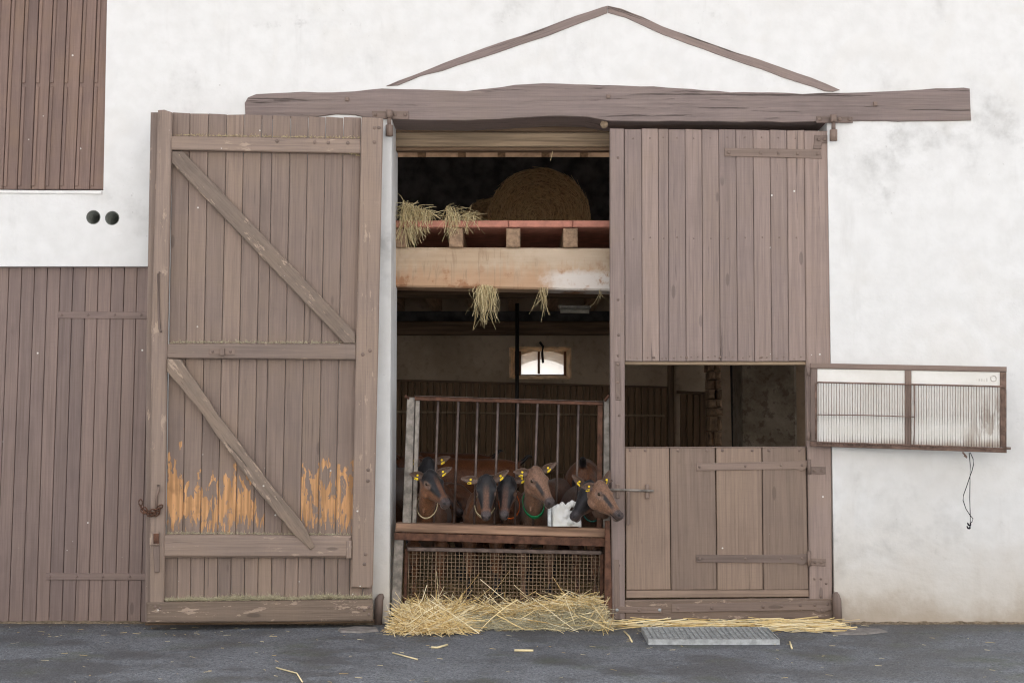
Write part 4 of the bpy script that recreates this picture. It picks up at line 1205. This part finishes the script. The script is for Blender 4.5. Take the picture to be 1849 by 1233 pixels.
# litter strands lying on the bedding
def litter_gen():
    X = ru(-1.2, 2.2); Y = abs(random.gauss(0, 1)) * .9 + .22
    if Y > 4.7: return None
    a = ru(0, 6.28); d = Vector((math.cos(a), math.sin(a), random.gauss(.05, .22)))
    return Vector((X, Y, bedz(X, Y) + ru(0, .03))), d, ru(.05, .2), ru(.0018, .0035), rv() * .02
tag(stalks('bedding_straw', litter_gen, 3800, M_litter, 33), 'loose straw strands lying over the stable bedding', None, kind='stuff')
# hay rack heap behind the goats
def heap2():
    a = ru(0, 6.28); r_ = math.sqrt(ru(0, 1))
    X = lerp(U(935, 900, 1.6).x, U(985, 900, 1.6).x, .5) + math.cos(a) * r_ * .38; Y = 1.9 + math.sin(a) * r_ * .35
    z = bedz(X, Y) + .42 * (1 - r_ * r_) * ru(.85, 1.02)
    b = ru(0, 6.28)
    return Vector((X, Y, z)), Vector((math.cos(b), math.sin(b), random.gauss(-.1, .3))), ru(.06, .2), ru(.0018, .0035), rv() * .02
tag(stalks('hay_heap', heap2, 1500, M_litter, 34), 'loose heap of straw on the stable floor behind the goats', None, kind='stuff')

# ------------------------------------------------------------------ steel grating step
gr = thing('metal_grating', G(1290, 1161), 'galvanised steel grating lying on asphalt before the right door', 'grating')
Hh = .032
A, B_, C_, D_ = G(1158.6, 1131.5, Hh), G(1385, 1131.5, Hh), G(1407.5, 1153.5, Hh), G(1171, 1153.5, Hh)
yN = (C_.y + D_.y) / 2; yF = (A.y + B_.y) / 2
if yF > -.03: yF = -.03
def gx(t, s_): 
    return lerp(lerp(A.x, B_.x, t), lerp(D_.x, C_.x, t), s_)
def gpt(t, s_, z): return Vector((gx(t, s_), lerp(yF, yN, s_), z))
def gbar(name, t0, s0, t1, s1, w, z0, z1):
    a = gpt(t0, s0, z1); b = gpt(t1, s1, z1)
    d = (b - a).normalized(); sd = Vector((-d.y, d.x, 0)) * (w / 2)
    vs = [a - sd, b - sd, b + sd, a + sd]; vs += [p - Vector((0, 0, z1 - z0)) for p in vs]
    mobj(name, vs, [[0, 1, 2, 3], [7, 6, 5, 4], [0, 4, 5, 1], [1, 5, 6, 2], [2, 6, 7, 3], [3, 7, 4, 0]], M_galv, gr)
gbar('edge_bar', 0, 1, 1, 1, .006, .002, Hh); gbar('edge_bar', 0, 0, 1, 0, .006, .002, Hh)
gbar('edge_bar', 0, .012, 0, .988, .006, .002, Hh); gbar('edge_bar', 1, .012, 1, .988, .006, .002, Hh)
for i in range(1, 24): gbar('bar', i / 24, .015, i / 24, .985, .004, .004, Hh - .001)
for j in range(1, 14): gbar('bar', .006, j / 14, .994, j / 14, .004, .010, Hh - .004)
# stone threshold pieces by the left jamb
def stone(label, q, z):
    pts = [G(x, y, z) for x, y in q]
    k = len(pts)
    vs = [p for p in pts] + [p + Vector(((p.x - sum(t.x for t in pts) / k) * .06, -.006, -z + .001)) for p in pts]
    fs = [list(range(k))[::-1]] + [[i, (i + 1) % k, k + (i + 1) % k, k + i] for i in range(k)]
    o = mobj('threshold_stone', vs, fs, simple('worn kerb stone', (.22, .20, .185), .9, 0, .25, 25, .6), None)
    bm = bmesh.new(); bm.from_mesh(o.data); bmesh.ops.recalc_face_normals(bm, faces=bm.faces); bm.to_mesh(o.data); bm.free()
    tag(o, label, 'stone')
stone('flat grey stone in the asphalt below the left hinge pivot', [(612, 1134), (640, 1130), (678, 1131), (682, 1136), (650, 1139), (616, 1138)], .012)
stone('flat stone flush with the asphalt right of the right hinge pivot', [(1500, 1137), (1520, 1132), (1588, 1134), (1600, 1138), (1560, 1143), (1510, 1143)], .010)

M_dirt = simple('trodden dirt and chaff', (.20, .155, .105), .95, 0, .5, 45, .9)
def dirt(label, x0, x1, y, seed):
    a = U(x0, 1125, y).x; b = U(x1, 1125, y).x
    n = max(8, int((b - a) / .018)); vs, fs = [], []
    for i in range(n + 1):
        X = lerp(a, b, i / n); e = min(1, i / 4, (n - i) / 4)
        w = .035 + .05 * abs(mnoise.noise(Vector((X * 5, seed, 0)))) + .02 * mnoise.noise(Vector((X * 22, seed, 2)))
        hgt = (.008 + .016 * abs(mnoise.noise(Vector((X * 9, seed, 5)))) + .006 * mnoise.noise(Vector((X * 40, seed, 7)))) * e
        vs += [(X, y + .02, max(.001, hgt)), (X, y - w * .35, max(.001, hgt * .8 + .003 * mnoise.noise(Vector((X * 60, 1, seed))))), (X, y - w, -.002)]
    for i in range(n):
        for k in range(2):
            q = i * 3 + k; fs.append([q, q + 1, q + 4, q + 3])
    o = mobj('dirt', vs, fs, M_dirt, None, True)
    tag(o, label, None, kind='stuff')
dirt('line of dirt along the foot of the right white wall', 1528, 2100, -.004, 3)
dirt('line of dirt below the left plank door', -160, 262, .02, 8)
dirt('dirt collected under the open door leaf', 262, 690, -.03, 11)

# ------------------------------------------------------------------ goats
def coat():
    s = NT('goat coat'); a = s.n('Attribute', _attribute_name='Coat').outputs['Color']
    v = s.pos()
    n = s.noise(v, 1, 4, .65, (190, 190, 70))
    n2 = s.noise(v, 38, 4, .6)
    a = s.mix(s.math('MULTIPLY', s.ramp(n2, .48, .70), .45), a, s.mix(1.0, a, (.45, .42, .42), 'MULTIPLY'))
    c = s.mix(s.ramp(n, .3, .7), s.mix(1.0, a, (.62, .62, .62), 'MULTIPLY'), s.mix(1.0, a, (1.35, 1.32, 1.3), 'MULTIPLY'))
    s.b.inputs['Sheen Weight'].default_value = .12
    s.b.inputs['Sheen Roughness'].default_value = .4
    return s.out(c, .42, s.bump(n, .6, .004))
M_coat = coat()
def eye_mat():
    s = NT('goat eye'); return s.out((.03, .02, .012), .12)
M_eye = eye_mat()
M_tag = simple('yellow ear tag', (.80, .56, .015), .45, 0, .06)
def collar_m(n, c): return simple(n, c, .65, 0, .15, 60)
M_cream = collar_m('cream collar', (.56, .48, .30)); M_orange = collar_m('orange collar', (.55, .11, .015))
M_greenc = collar_m('green collar', (.01, .24, .085)); M_teal = collar_m('teal collar', (.01, .12, .10))

def remesh(name, parts, vox, mat, smooth=6):
    V, Fc = [], []
    for vs, fs in parts:
        b = len(V); V += [tuple(v) for v in vs]; Fc += [tuple(b + i for i in f) for f in fs]
    me = bpy.data.meshes.new(name + '_src'); me.from_pydata(V, [], Fc)
    o = bpy.data.objects.new(name + '_src', me); col.objects.link(o)
    m = o.modifiers.new('r', 'REMESH'); m.mode = 'VOXEL'; m.voxel_size = vox; m.use_smooth_shade = True
    m2 = o.modifiers.new('s', 'SMOOTH'); m2.factor = .5; m2.iterations = smooth
    dg = bpy.context.evaluated_depsgraph_get()
    res = bpy.data.meshes.new_from_object(o.evaluated_get(dg))
    bpy.data.objects.remove(o); bpy.data.meshes.remove(me)
    res.materials.clear(); res.materials.append(mat)
    return res

def loft(secs, n=20):
    """closed loft; secs = list of rings of Vectors (same count)"""
    vs, fs = [], []
    for r in secs: vs += r
    k = len(secs[0])
    for j in range(len(secs) - 1):
        for i in range(k): fs.append([j * k + i, j * k + (i + 1) % k, (j + 1) * k + (i + 1) % k, (j + 1) * k + i])
    fs.append(list(range(k))[::-1]); fs.append([(len(secs) - 1) * k + i for i in range(k)])
    return vs, fs
def sphere(c, r, n=10):
    rx, ry, rz = r if isinstance(r, tuple) else (r, r, r)
    secs = []
    for j in range(n + 1):
        t = math.pi * (j / n) * .96 + math.pi * .02
        secs.append([Vector((c[0] + rx * math.sin(t) * math.cos(a), c[1] + ry * math.sin(t) * math.sin(a), c[2] - rz * math.cos(t))) for a in [2 * math.pi * k / 12 for k in range(12)]])
    return loft(secs)
def xf(M, part): return [M @ v for v in part[0]], part[1]

HEAD = [(-.035, .030, .020, .030), (-.015, .046, .042, .058), (.015, .055, .056, .074), (.045, .059, .060, .084), (.070, .058, .056, .086), (.095, .051, .047, .080),
        (.125, .041, .038, .066), (.155, .0335, .030, .051), (.185, .0290, .0235, .041), (.205, .0295, .020, .037), (.222, .0280, .016, .034), (.235, .0225, .009, .028), (.242, .012, .0, .018)]
def head_part():
    secs = []
    for u, w, t, b in HEAD:
        ring = []
        for k in range(20):
            a = 2 * math.pi * k / 20
            cx_, sz = math.cos(a), math.sin(a)
            e = .85
            y = w * math.copysign(abs(cx_) ** e, cx_)
            z = (t if sz > 0 else b) * math.copysign(abs(sz) ** e, sz)
            if sz < 0: y *= 1 - .32 * abs(sz) ** 1.5          # narrower jaw
            ring.append(Vector((u, y, z)))
        secs.append(ring)
    ps = [loft(secs)]
    for s in (-1, 1):
        ps.append(sphere((.066, s * .044, .030), (.026, .017, .016)))       # brow and eye socket
        ps.append(sphere((.216, s * .0155, .006), (.017, .012, .012)))      # nostril wings
        ps.append(sphere((.055, s * .030, -.055), (.045, .022, .030)))      # cheek
    ps.append(sphere((.210, 0, -.036), (.024, .020, .010)))                  # chin / lower lip
    ps.append(sphere((.212, 0, -.012), (.026, .027, .017)))                  # upper lip
    ps.append(sphere((.02, 0, .048), (.045, .036, .022)))                    # poll
    return ps

def ear_mesh(base, dirv, facing, L=.098, W=.0205):
    d = dirv.normalized(); f = (facing - d * facing.dot(d)).normalized(); s = d.cross(f)
    vs, fs, ins = [], [], []
    ns, nt = 9, 7
    for layer in (0, 1):
        for j in range(ns):
            t = j / (ns - 1)
            w = W * (math.sin(math.pi * (t ** .8 * .86 + .13))) * (1.0 if t < .97 else .5) + .004
            for i in range(nt):
                a = (i / (nt - 1)) * 2 - 1
                cup = .55 * w * (a * a) - .012 * (1 - t) + .02 * t * t
                th = (-.0030 if layer else .0030) * (1 - .5 * abs(a))
                vs.append(base + d * (L * t) + s * (w * a) + f * (cup + th))
                ins.append(layer == 0)
    K = ns * nt
    for layer in (0, 1):
        for j in range(ns - 1):
            for i in range(nt - 1):
                q = layer * K + j * nt + i
                fs.append([q, q + 1, q + nt + 1, q + nt] if not layer else [q, q + nt, q + nt + 1, q + 1])
    bd = [j * nt for j in range(ns)] + [(ns - 1) * nt + i for i in range(1, nt)] + [j * nt + nt - 1 for j in range(ns - 2, -1, -1)]
    for a, b in zip(bd, bd[1:]): fs.append([a, b, b + K, a + K])
    return vs, fs, ins, d, f, s

def bez(a, b, c, n):
    return [a * (1 - t) ** 2 + b * (2 * t * (1 - t)) + c * t * t for t in [i / n for i in range(n + 1)]]

def goat(label, px, py, Y, yaw, pitch, roll=0, body=None, byaw=0, base=(.20, .085, .038), face='stripe', dark=0.0, collar=None, ears=None, vox=.0065, toggles=False, scale=1.0, tags=(1, 1), headup=None, gz=None, collar_t=.55, collar_w=.016):
    """px,py,Y: middle of the head; yaw 0 looks at the yard, + towards the photograph's right"""
    hc = U(px, py, Y)
    y_, p_ = R(yaw), R(pitch)
    u = Vector((math.sin(y_) * math.cos(p_), -math.cos(y_) * math.cos(p_), -math.sin(p_)))
    side = Vector((0, 0, 1)).cross(u).normalized()         # goat's left
    w = u.cross(side).normalized()
    rm = Matrix.Rotation(R(roll), 3, u); side = rm @ side; w = rm @ w
    S = scale
    H = Matrix(((u.x * S, side.x * S, w.x * S, hc.x), (u.y * S, side.y * S, w.y * S, hc.y), (u.z * S, side.z * S, w.z * S, hc.z), (0, 0, 0, 1))) @ Matrix.Translation((-.105, 0, 0))
    # body frame
    bpos = Vector(body)                                    # point on the bedding below the shoulders
    a_ = R(byaw); bf = Vector((math.sin(a_), -math.cos(a_), 0)); bl = Vector((0, 0, 1)).cross(bf)
    B = Matrix(((bf.x * S, bl.x * S, 0, bpos.x), (bf.y * S, bl.y * S, 0, bpos.y), (0, 0, S, bpos.z), (0, 0, 0, 1)))
    parts = [xf(H, p) for p in head_part()]
    tor = [(.13, .52, .035, .05), (.10, .52, .075, .10), (.03, .53, .105, .155), (-.08, .525, .12, .175), (-.20, .51, .135, .185), (-.33, .50, .145, .19), (-.45, .515, .135, .175), (-.55, .535, .115, .15), (-.62, .55, .085, .115), (-.665, .555, .04, .06)]
    secs = []
    for x, zc, ry, rz in tor:
        secs.append([Vector((x, ry * math.cos(t), zc + rz * math.sin(t) * (1.0 if math.sin(t) < 0 else .93))) for t in [2 * math.pi * k / 22 for k in range(22)]])
    parts.append(xf(B, loft(secs)))
    for s in (-1, 1):
        f = [Vector((.02, s * .085, .47)), Vector((.01, s * .085, .36)), Vector((.035, s * .078, .235)), Vector((.03, s * .078, .215)), Vector((.02, s * .078, .09)), Vector((.045, s * .078, .035)), Vector((.05, s * .078, .0))]
        parts.append(xf(B, tube_data(f, [.065, .048, .028, .029, .019, .021, .025], 10)))
        hn = [Vector((-.52, s * .08, .52)), Vector((-.47, s * .095, .38)), Vector((-.50, s * .09, .31)), Vector((-.60, s * .085, .225)), Vector((-.605, s * .085, .20)), Vector((-.575, s * .085, .085)), Vector((-.56, s * .085, .03)), Vector((-.55, s * .085, 0))]
        parts.append(xf(B, tube_data(hn, [.10, .08, .052, .030, .029, .019, .021, .025], 10)))
    parts.append(xf(B, tube_data([Vector((-.62, 0, .62)), Vector((-.68, 0, .66)), Vector((-.72, 0, .70)), Vector((-.75, 0, .69))], [(.03, .025), (.03, .018), (.025, .014), (.01, .008)], 8)))
    # neck
    n0 = H @ Vector((.012, 0, -.022)); n2 = B @ Vector((-.02, 0, .56))
    n1 = B @ Vector((.16, 0, .60)) if headup is None else Vector(headup)
    if Y < .2:
        n2 = B @ Vector((.0, 0, .50))
        n1 = Vector((lerp(n0.x, n2.x, .4), max(n0.y + .12, .19), n2.z + .05))
    else:
        n1 = (n1 + (n0 * .5 + n2 * .5)) * .5
    nk = bez(n0, n1, n2, 10)
    rr = [.050, .052, .054, .057, .061, .067, .075, .084, .094, .105, .115]
    nrad = [(r * S * .86, r * S * 1.12) for r in rr]
    parts.append(tube_data(nk, nrad, 16, True, None, Vector((0, -1, .2))))
    if toggles:
        for s in (-1, 1):
            c = nk[4] + (nk[3] - nk[5]).normalized() * .0
            fr = Vector((0, -1, 0)); t0_ = c + fr * (.050 * S) + side * (s * .022 * S)
            parts.append(tube_data([t0_ + Vector((0, .012, .015)), t0_ + Vector((0, -.004, -.012)), t0_ + Vector((0, -.008, -.045)), t0_ + Vector((0, -.006, -.058))], [.007, .0085, .009, .006], 8))
    me = remesh('body', parts, vox, M_coat)
    # ears joined to the same mesh
    ears = ears or {}
    E = []
    for s in (-1, 1):
        H3 = H.to_3x3().inverted()
        dw0 = side * s * 1.0 + Vector((0, .15, .30))
        ed = H3 @ Vector(ears.get(s, dw0))
        fc = H3 @ Vector(ears.get(('f', s), (side.x * s * .35, -1, .05)))
        ev = ear_mesh(Vector((.008, s * .046, .030)), ed, fc)
        E.append((s, ev))
    bm = bmesh.new(); bm.from_mesh(me)
    nb = len(bm.verts)
    inner = {}
    for s, (vs, fs, ins, d, f, sd) in E:
        vv = [bm.verts.new(H @ v) for v in vs]
        for q, fl in zip(vv, ins): inner[q] = fl
        for fc in fs:
            fa = bm.faces.new([vv[i] for i in fc]); fa.smooth = True
    bm.verts.index_update()
    innl = {v.index: fl for v, fl in inner.items()}
    bmesh.ops.recalc_face_normals(bm, faces=bm.faces)
    bm.to_mesh(me); bm.free()
    # coat colours
    n = len(me.vertices)
    co = np.empty(n * 3); me.vertices.foreach_get('co', co); co = co.reshape(-1, 3)
    Hi = np.array(H.inverted()); Bi = np.array(B.inverted())
    hl = co @ Hi[:3, :3].T + Hi[:3, 3]; bl_ = co @ Bi[:3, :3].T + Bi[:3, 3]
    base = np.array(base); c = np.tile(base, (n, 1))
    nz = np.array([mnoise.noise(Vector(p) * 9) for p in co[::1]]) if n < 60000 else np.zeros(n)
    def ss(x, a, b): t = np.clip((x - a) / (b - a), 0, 1); return t * t * (3 - 2 * t)
    def mixc(m, k): 
        nonlocal c; m = np.clip(m, 0, 1)[:, None]; c = c * (1 - m) + np.array(k) * m
    black = (.014, .013, .015)
    mixc(.25 * ss(nz, 0, .5), base * .6)
    # body: darker sides, dorsal stripe, black legs
    mixc(ss(-bl_[:, 2], -.40, -.16) * (np.abs(hl[:, 0]) > .3), black)
    mixc(ss(bl_[:, 2], .655, .70) * ss(-np.abs(bl_[:, 1]), -.05, -.02) * (bl_[:, 0] < .05), black)
    mixc(.45 * (bl_[:, 0] < .08) * ss(bl_[:, 2], .2, .3), base * .45)
    mixc(ss(-bl_[:, 0], .63, .68) * ss(bl_[:, 2], .60, .64), black)
    hu, hv_, hw = hl[:, 0], hl[:, 1], hl[:, 2]
    ish = (hu > -.03) & (np.abs(hv_) < .075) & (np.abs(hw) < .12) & (hu < .27)
    ish = ish.astype(float)
    av = np.abs(hv_)
    wob = nz * .012
    if face == 'stripe':          # brown face, dark bands from eye to muzzle
        mixc(ish * ss(-np.abs(hw + wob - (.034 - .21 * (hu - .06))), -.013, -.006) * ss(hu, .055, .075) * ss(-hu, -.205, -.15) * ss(av, .010, .016) * .95, black)
        mixc(ish * ss(hw, .01, .03) * ss(-hu, -.06, -.02) * .25, (.08, .05, .04))
    elif face == 'darkcap':       # dark forehead with brown cheeks and a brown blaze
        mixc(ish * ss(hw + wob, -.012, .012) * ss(-hu, -.20, -.17), black)
        mixc(ish * ss(hw, .0, .02) * ss(-av, -.022, -.010) * ss(hu, .03, .12) * .75, base * np.array((.75, .75, .85)))
    elif face == 'black':
        mixc(ish * ss(hw + wob, -.050, -.025), black)
        mixc(ish * ss(-hw, .035, .06) * ss(-hu, -.19, -.15) * .5, base * 1.1)
    # light ring round the eye, grey muzzle, nostrils, mouth line
    for s in (-1, 1):
        de = np.sqrt(((hu - .072) / 1.25) ** 2 + (hv_ - s * .056) ** 2 + ((hw - .016) * 1.15) ** 2)
        mixc(ish * ss(-de, -.030, -.019) * (.6 if face != 'black' else .2), (.27, .175, .135))
        dn = np.sqrt((hu - .229) ** 2 + (hv_ - s * .018) ** 2 + (hw - .008) ** 2)
        mixc(0 * dn, black)
    mixc(ish * ss(hu + wob, .185, .205) * .9, (.055, .048, .052))
    mixc(ish * ss(hu + wob, .165, .185) * ss(-hw, .0, .02) * .5, (.09, .06, .05))
    for s in (-1, 1):
        dn = np.sqrt(((hu - .226) * .8) ** 2 + ((hv_ - s * .0185)) ** 2 + ((hw - .006) * 1.4) ** 2)
        mixc(ish * ss(-dn, -.0115, -.007), (.006, .005, .006))
    mixc(ish * ss(hu, .165, .18) * ss(-np.abs(hw + .0265), -.0055, -.0025), (.004, .003, .003))
    mixc(ish * ss(hu, .170, .19) * ss(-np.abs(hw + .033), -.004, -.002) * .7, (.20, .15, .135))
    if dark: mixc(np.full(n, dark), np.array(black) * 2.2)
    earcol_in = np.array((.12, .078, .06)); earcol_out = (np.array(base) * .6 if face != 'black' else np.array((.03, .025, .025)))
    for idx, fl in innl.items(): c[idx] = earcol_in * (.85 + .3 * random.random()) if fl else earcol_out
    at = me.color_attributes.new('Coat', 'FLOAT_COLOR', 'POINT')
    at.data.foreach_set('color', np.concatenate([c, np.ones((n, 1))], 1).astype(np.float32).ravel())
    g_ = thing('goat', (bpos.x, bpos.y, bpos.z), label, 'goat')
    Minv = WM[g_.name].inverted(); me.transform(Minv)
    me.polygons.foreach_set('use_smooth', [True] * len(me.polygons))
    me.name = 'body'
    place(bpy.data.objects.new('body', me), WM[g_.name], g_)
    for s in (-1, 1):
        vs, fs = sphere((.068, s * .0520, .022), .0115, 8)
        mobj('eye', [H @ v for v in vs], fs, M_eye, g_, True)
    # ear tags: a plate and a button
    for s, (vs, fs, ins, d, f, sd) in E:
        if not tags[0 if s < 0 else 1]: continue
        b_ = Vector((.008, s * .046, .030)) + d * .042
        R3 = H.to_3x3()
        p = H @ (b_ + f * .008)
        fw_, dw, sw = (R3 @ f).normalized(), (R3 @ d).normalized(), (R3 @ sd).normalized()
        tube('ear_tag', [p, p + fw_ * .004], .0070, M_tag, g_, 12, False)
        pc = H @ (b_ + f * .010 + d * .008) + Vector((0, 0, -.022)) 
        vx = [pc + dw * a * .013 + Vector((0, 0, 1)) * b * .007 + fw_ * k for k in (0, -.003) for a, b in ((-1, -1), (1, -1), (1, 1), (-1, 1))]
        mobj('ear_tag', vx, [[0, 1, 2, 3], [7, 6, 5, 4], [0, 4, 5, 1], [1, 5, 6, 2], [2, 6, 7, 3], [3, 7, 4, 0]], M_tag, g_)
    if collar is not None:
        i = collar_t * 10; i0 = int(i); t = i - i0
        c0 = nk[i0].lerp(nk[i0 + 1], t); tg = (nk[i0 + 1] - nk[i0]).normalized()
        # hangs lower at the throat
        tg = (tg + Vector((0, .22, 0))).normalized()
        up = (Vector((0, -1, .2)) - tg * Vector((0, -1, .2)).dot(tg)).normalized(); sd_ = tg.cross(up)
        rx, ry = lerp(nrad[i0][0], nrad[i0 + 1][0], t) * 1.06 + .003, lerp(nrad[i0][1], nrad[i0 + 1][1], t) * 1.18 + .004
        vs, fs = [], []; K = 28
        for k in range(K):
            a = 2 * math.pi * k / K
            for dz, kx in ((-collar_w, 1.0), (collar_w, 1.0), (collar_w, 1.06), (-collar_w, 1.06)):
                vs.append(c0 + (sd_ * math.cos(a) * rx + up * math.sin(a) * ry) * kx + tg * dz)
        for k in range(K):
            for q in range(4):
                fs.append([k * 4 + q, k * 4 + (q + 1) % 4, ((k + 1) % K) * 4 + (q + 1) % 4, ((k + 1) % K) * 4 + q])
        mobj('collar', vs, fs, collar, g_)
    return g_
def gb(px, Y, dz=0.0):
    X = U(px, 900, Y).x
    return (X, Y, bedz(X, Y) + dz)
CH = (.205, .096, .050); DK = (.145, .064, .034)
goat('brown goat with cream collar looking right, leftmost at the gate', 788, 885, -.02, 42, 38, 4, gb(772, .46), 2, CH, 'darkcap', 0, M_cream, vox=.0055, toggles=True, collar_t=.40, collar_w=.005, scale=1.06,
     ears={1: (1, .25, .50), -1: (-.7, -.35, .12), ('f', -1): (.1, -1, 0)})
goat('dark headed goat half hidden behind the left gate post', 770, 862, .34, -8, 46, 0, gb(762, .95, .06), 20, DK, 'black', .15, None, ears={1: (1, .1, .42)}, vox=.0065, scale=1.04)
goat('goat facing front between bars with wide cream collar', 878, 899, -.02, 0, 60, 0, gb(873, .48), -14, CH, 'darkcap', .03, M_cream, vox=.0055, collar_t=.40, collar_w=.014, scale=1.08,
     ears={1: (1, .1, .78), -1: (-1, .15, .10)})
goat('dark goat with orange collar facing front, beside the cream collared one', 914, 899, .06, -12, 58, -4, gb(922, .60), 14, DK, 'darkcap', .10, M_orange, vox=.006, toggles=True, collar_t=.42, collar_w=.007, scale=1.06,
     ears={1: (1, .1, .42), -1: (-1, .2, .3)})
goat('brown goat with green collar, head raised highest, looking right', 977, 881, -.03, 40, 44, 3, gb(968, .46), 0, (.205, .115, .075), 'stripe', 0, M_greenc, vox=.0055, toggles=True, collar_t=.42, collar_w=.015, scale=1.08,
     ears={1: (1, .2, .62), -1: (-.9, -.25, .05)})
goat('black faced goat with teal collar looking left', 1055, 906, -.01, -48, 42, 6, gb(1064, .46), 4, DK, 'black', .25, M_teal, vox=.0055, toggles=True, collar_t=.42, collar_w=.008, tags=(1, 0), scale=1.08,
     ears={-1: (-.8, .1, .75), 1: (.9, .1, .3)})
goat('brown goat stretching its head out past the door edge', 1096, 906, -.16, 46, 38, -6, gb(1096, .42), 8, (.22, .122, .078), 'stripe', 0, None, vox=.0055, scale=1.08,
     ears={1: (.28, .25, 1.0), -1: (-.9, -.5, -.05)})
# goats further back
goat('reddish brown goat standing side on behind the left goats', 742, 850, 1.75, -85, 30, 0, gb(778, 1.75, .10), -86, (.19, .072, .030), 'stripe', 0, None, vox=.010, tags=(0, 0))
goat('brown goat at the back left, only its back showing', 700, 845, 2.6, -85, 30, 0, gb(740, 2.6, .12), -95, (.17, .065, .028), 'stripe', 0, None, vox=.011, tags=(0, 0))
goat('brown goat seen from behind, right of centre', 1052, 880, 2.25, 180, 30, 0, gb(1056, 1.95, .06), 176, (.21, .085, .04), 'stripe', 0, None, vox=.010, tags=(0, 0))
goat('shadowed goat turned away beyond the salt block', 1008, 905, 1.7, 150, 30, 0, gb(1012, 1.45, -.04), 165, (.17, .07, .034), 'stripe', .1, M_orange, vox=.010, tags=(0, 0))
goat('brown goat lying low in shadow between the left goats', 812, 905, 1.0, 70, 40, 0, gb(826, 1.15, -.02), 80, (.16, .07, .036), 'stripe', .1, None, vox=.010, tags=(0, 0))

# ------------------------------------------------------------------ licked salt block on the sill
def salt_mat():
    s = NT('licked white salt'); v = s.obj(False)
    n = s.noise(v, 12, 3)
    s.b.inputs['Subsurface Weight'].default_value = .0
    s.b.inputs['Subsurface Radius'].default_value = (.02, .018, .015)
    return s.out(s.mix(s.ramp(n, .3, .7), (.74, .74, .70), (.84, .85, .86)), .35, s.bump(n, .15, .01))
sb = thing('salt_lick', U(1018, 952, .02), 'white lumpy licked salt block standing on the gate sill', 'salt lick')
rs = random.getstate(); random.seed(5)
pp = []
c0, c1 = U(997, 950, .05), U(1045, 914, .05)
def rbox(lo, hi):
    (x0, y0, z0), (x1, y1, z1) = lo, hi
    return [Vector((x, y, z)) for z in (z0, z1) for x, y in ((x0, y0), (x1, y0), (x1, y1), (x0, y1))], [[3, 2, 1, 0], [4, 5, 6, 7], [0, 1, 5, 4], [1, 2, 6, 5], [2, 3, 7, 6], [3, 0, 4, 7]]
pp.append(rbox((c0.x, .035, c0.z), (lerp(c0.x, c1.x, .55), .125, lerp(c0.z, c1.z, .86))))
pp.append(rbox((lerp(c0.x, c1.x, .45), .04, c0.z), (c1.x, .12, lerp(c0.z, c1.z, .72))))
for (x, y, r, st) in ((1000, 922, 6.5, 1.5), (1007, 920, 6.5, 1.6), (1015, 919, 7, 1.9), (1003, 938, 6.5, 1.2), (1012, 939, 6.5, 1.1), (1021, 941, 6, 1.1), (1030, 942, 6, 1.0), (1039, 941, 6, 1.1), (1045, 943, 5, 1.2),
                      (1024, 925, 6, 1.2), (1033, 928, 6, 1.1), (1041, 929, 5.5, 1.1), (1027, 913, 5, 1.4), (1033, 909, 5, 1.3), (1040, 912, 5, 1.4), (1043, 920, 4.5, 1.5), (1021, 932, 4, 1)):
    c = U(x, y, .045 + random.uniform(-.008, .008)); rr = r / 287
    pp.append(sphere(tuple(c), (rr, rr * .85, rr * st)))
me = remesh('block', pp, .004, salt_mat(), 5)
me.transform(WM[sb.name].inverted()); me.polygons.foreach_set('use_smooth', [True] * len(me.polygons))
place(bpy.data.objects.new('block', me), WM[sb.name], sb)
board('holder_plate', [(989, 913), (996, 911), (996, 950.5), (989, 950)], .0, .0, .10, M_galv, sb, .003)
board('holder_plate', [(1043, 917), (1048, 917), (1050, 951.5), (1045, 951.5)], .075, .0, .06, M_lime, sb, .003)
random.setstate(rs)
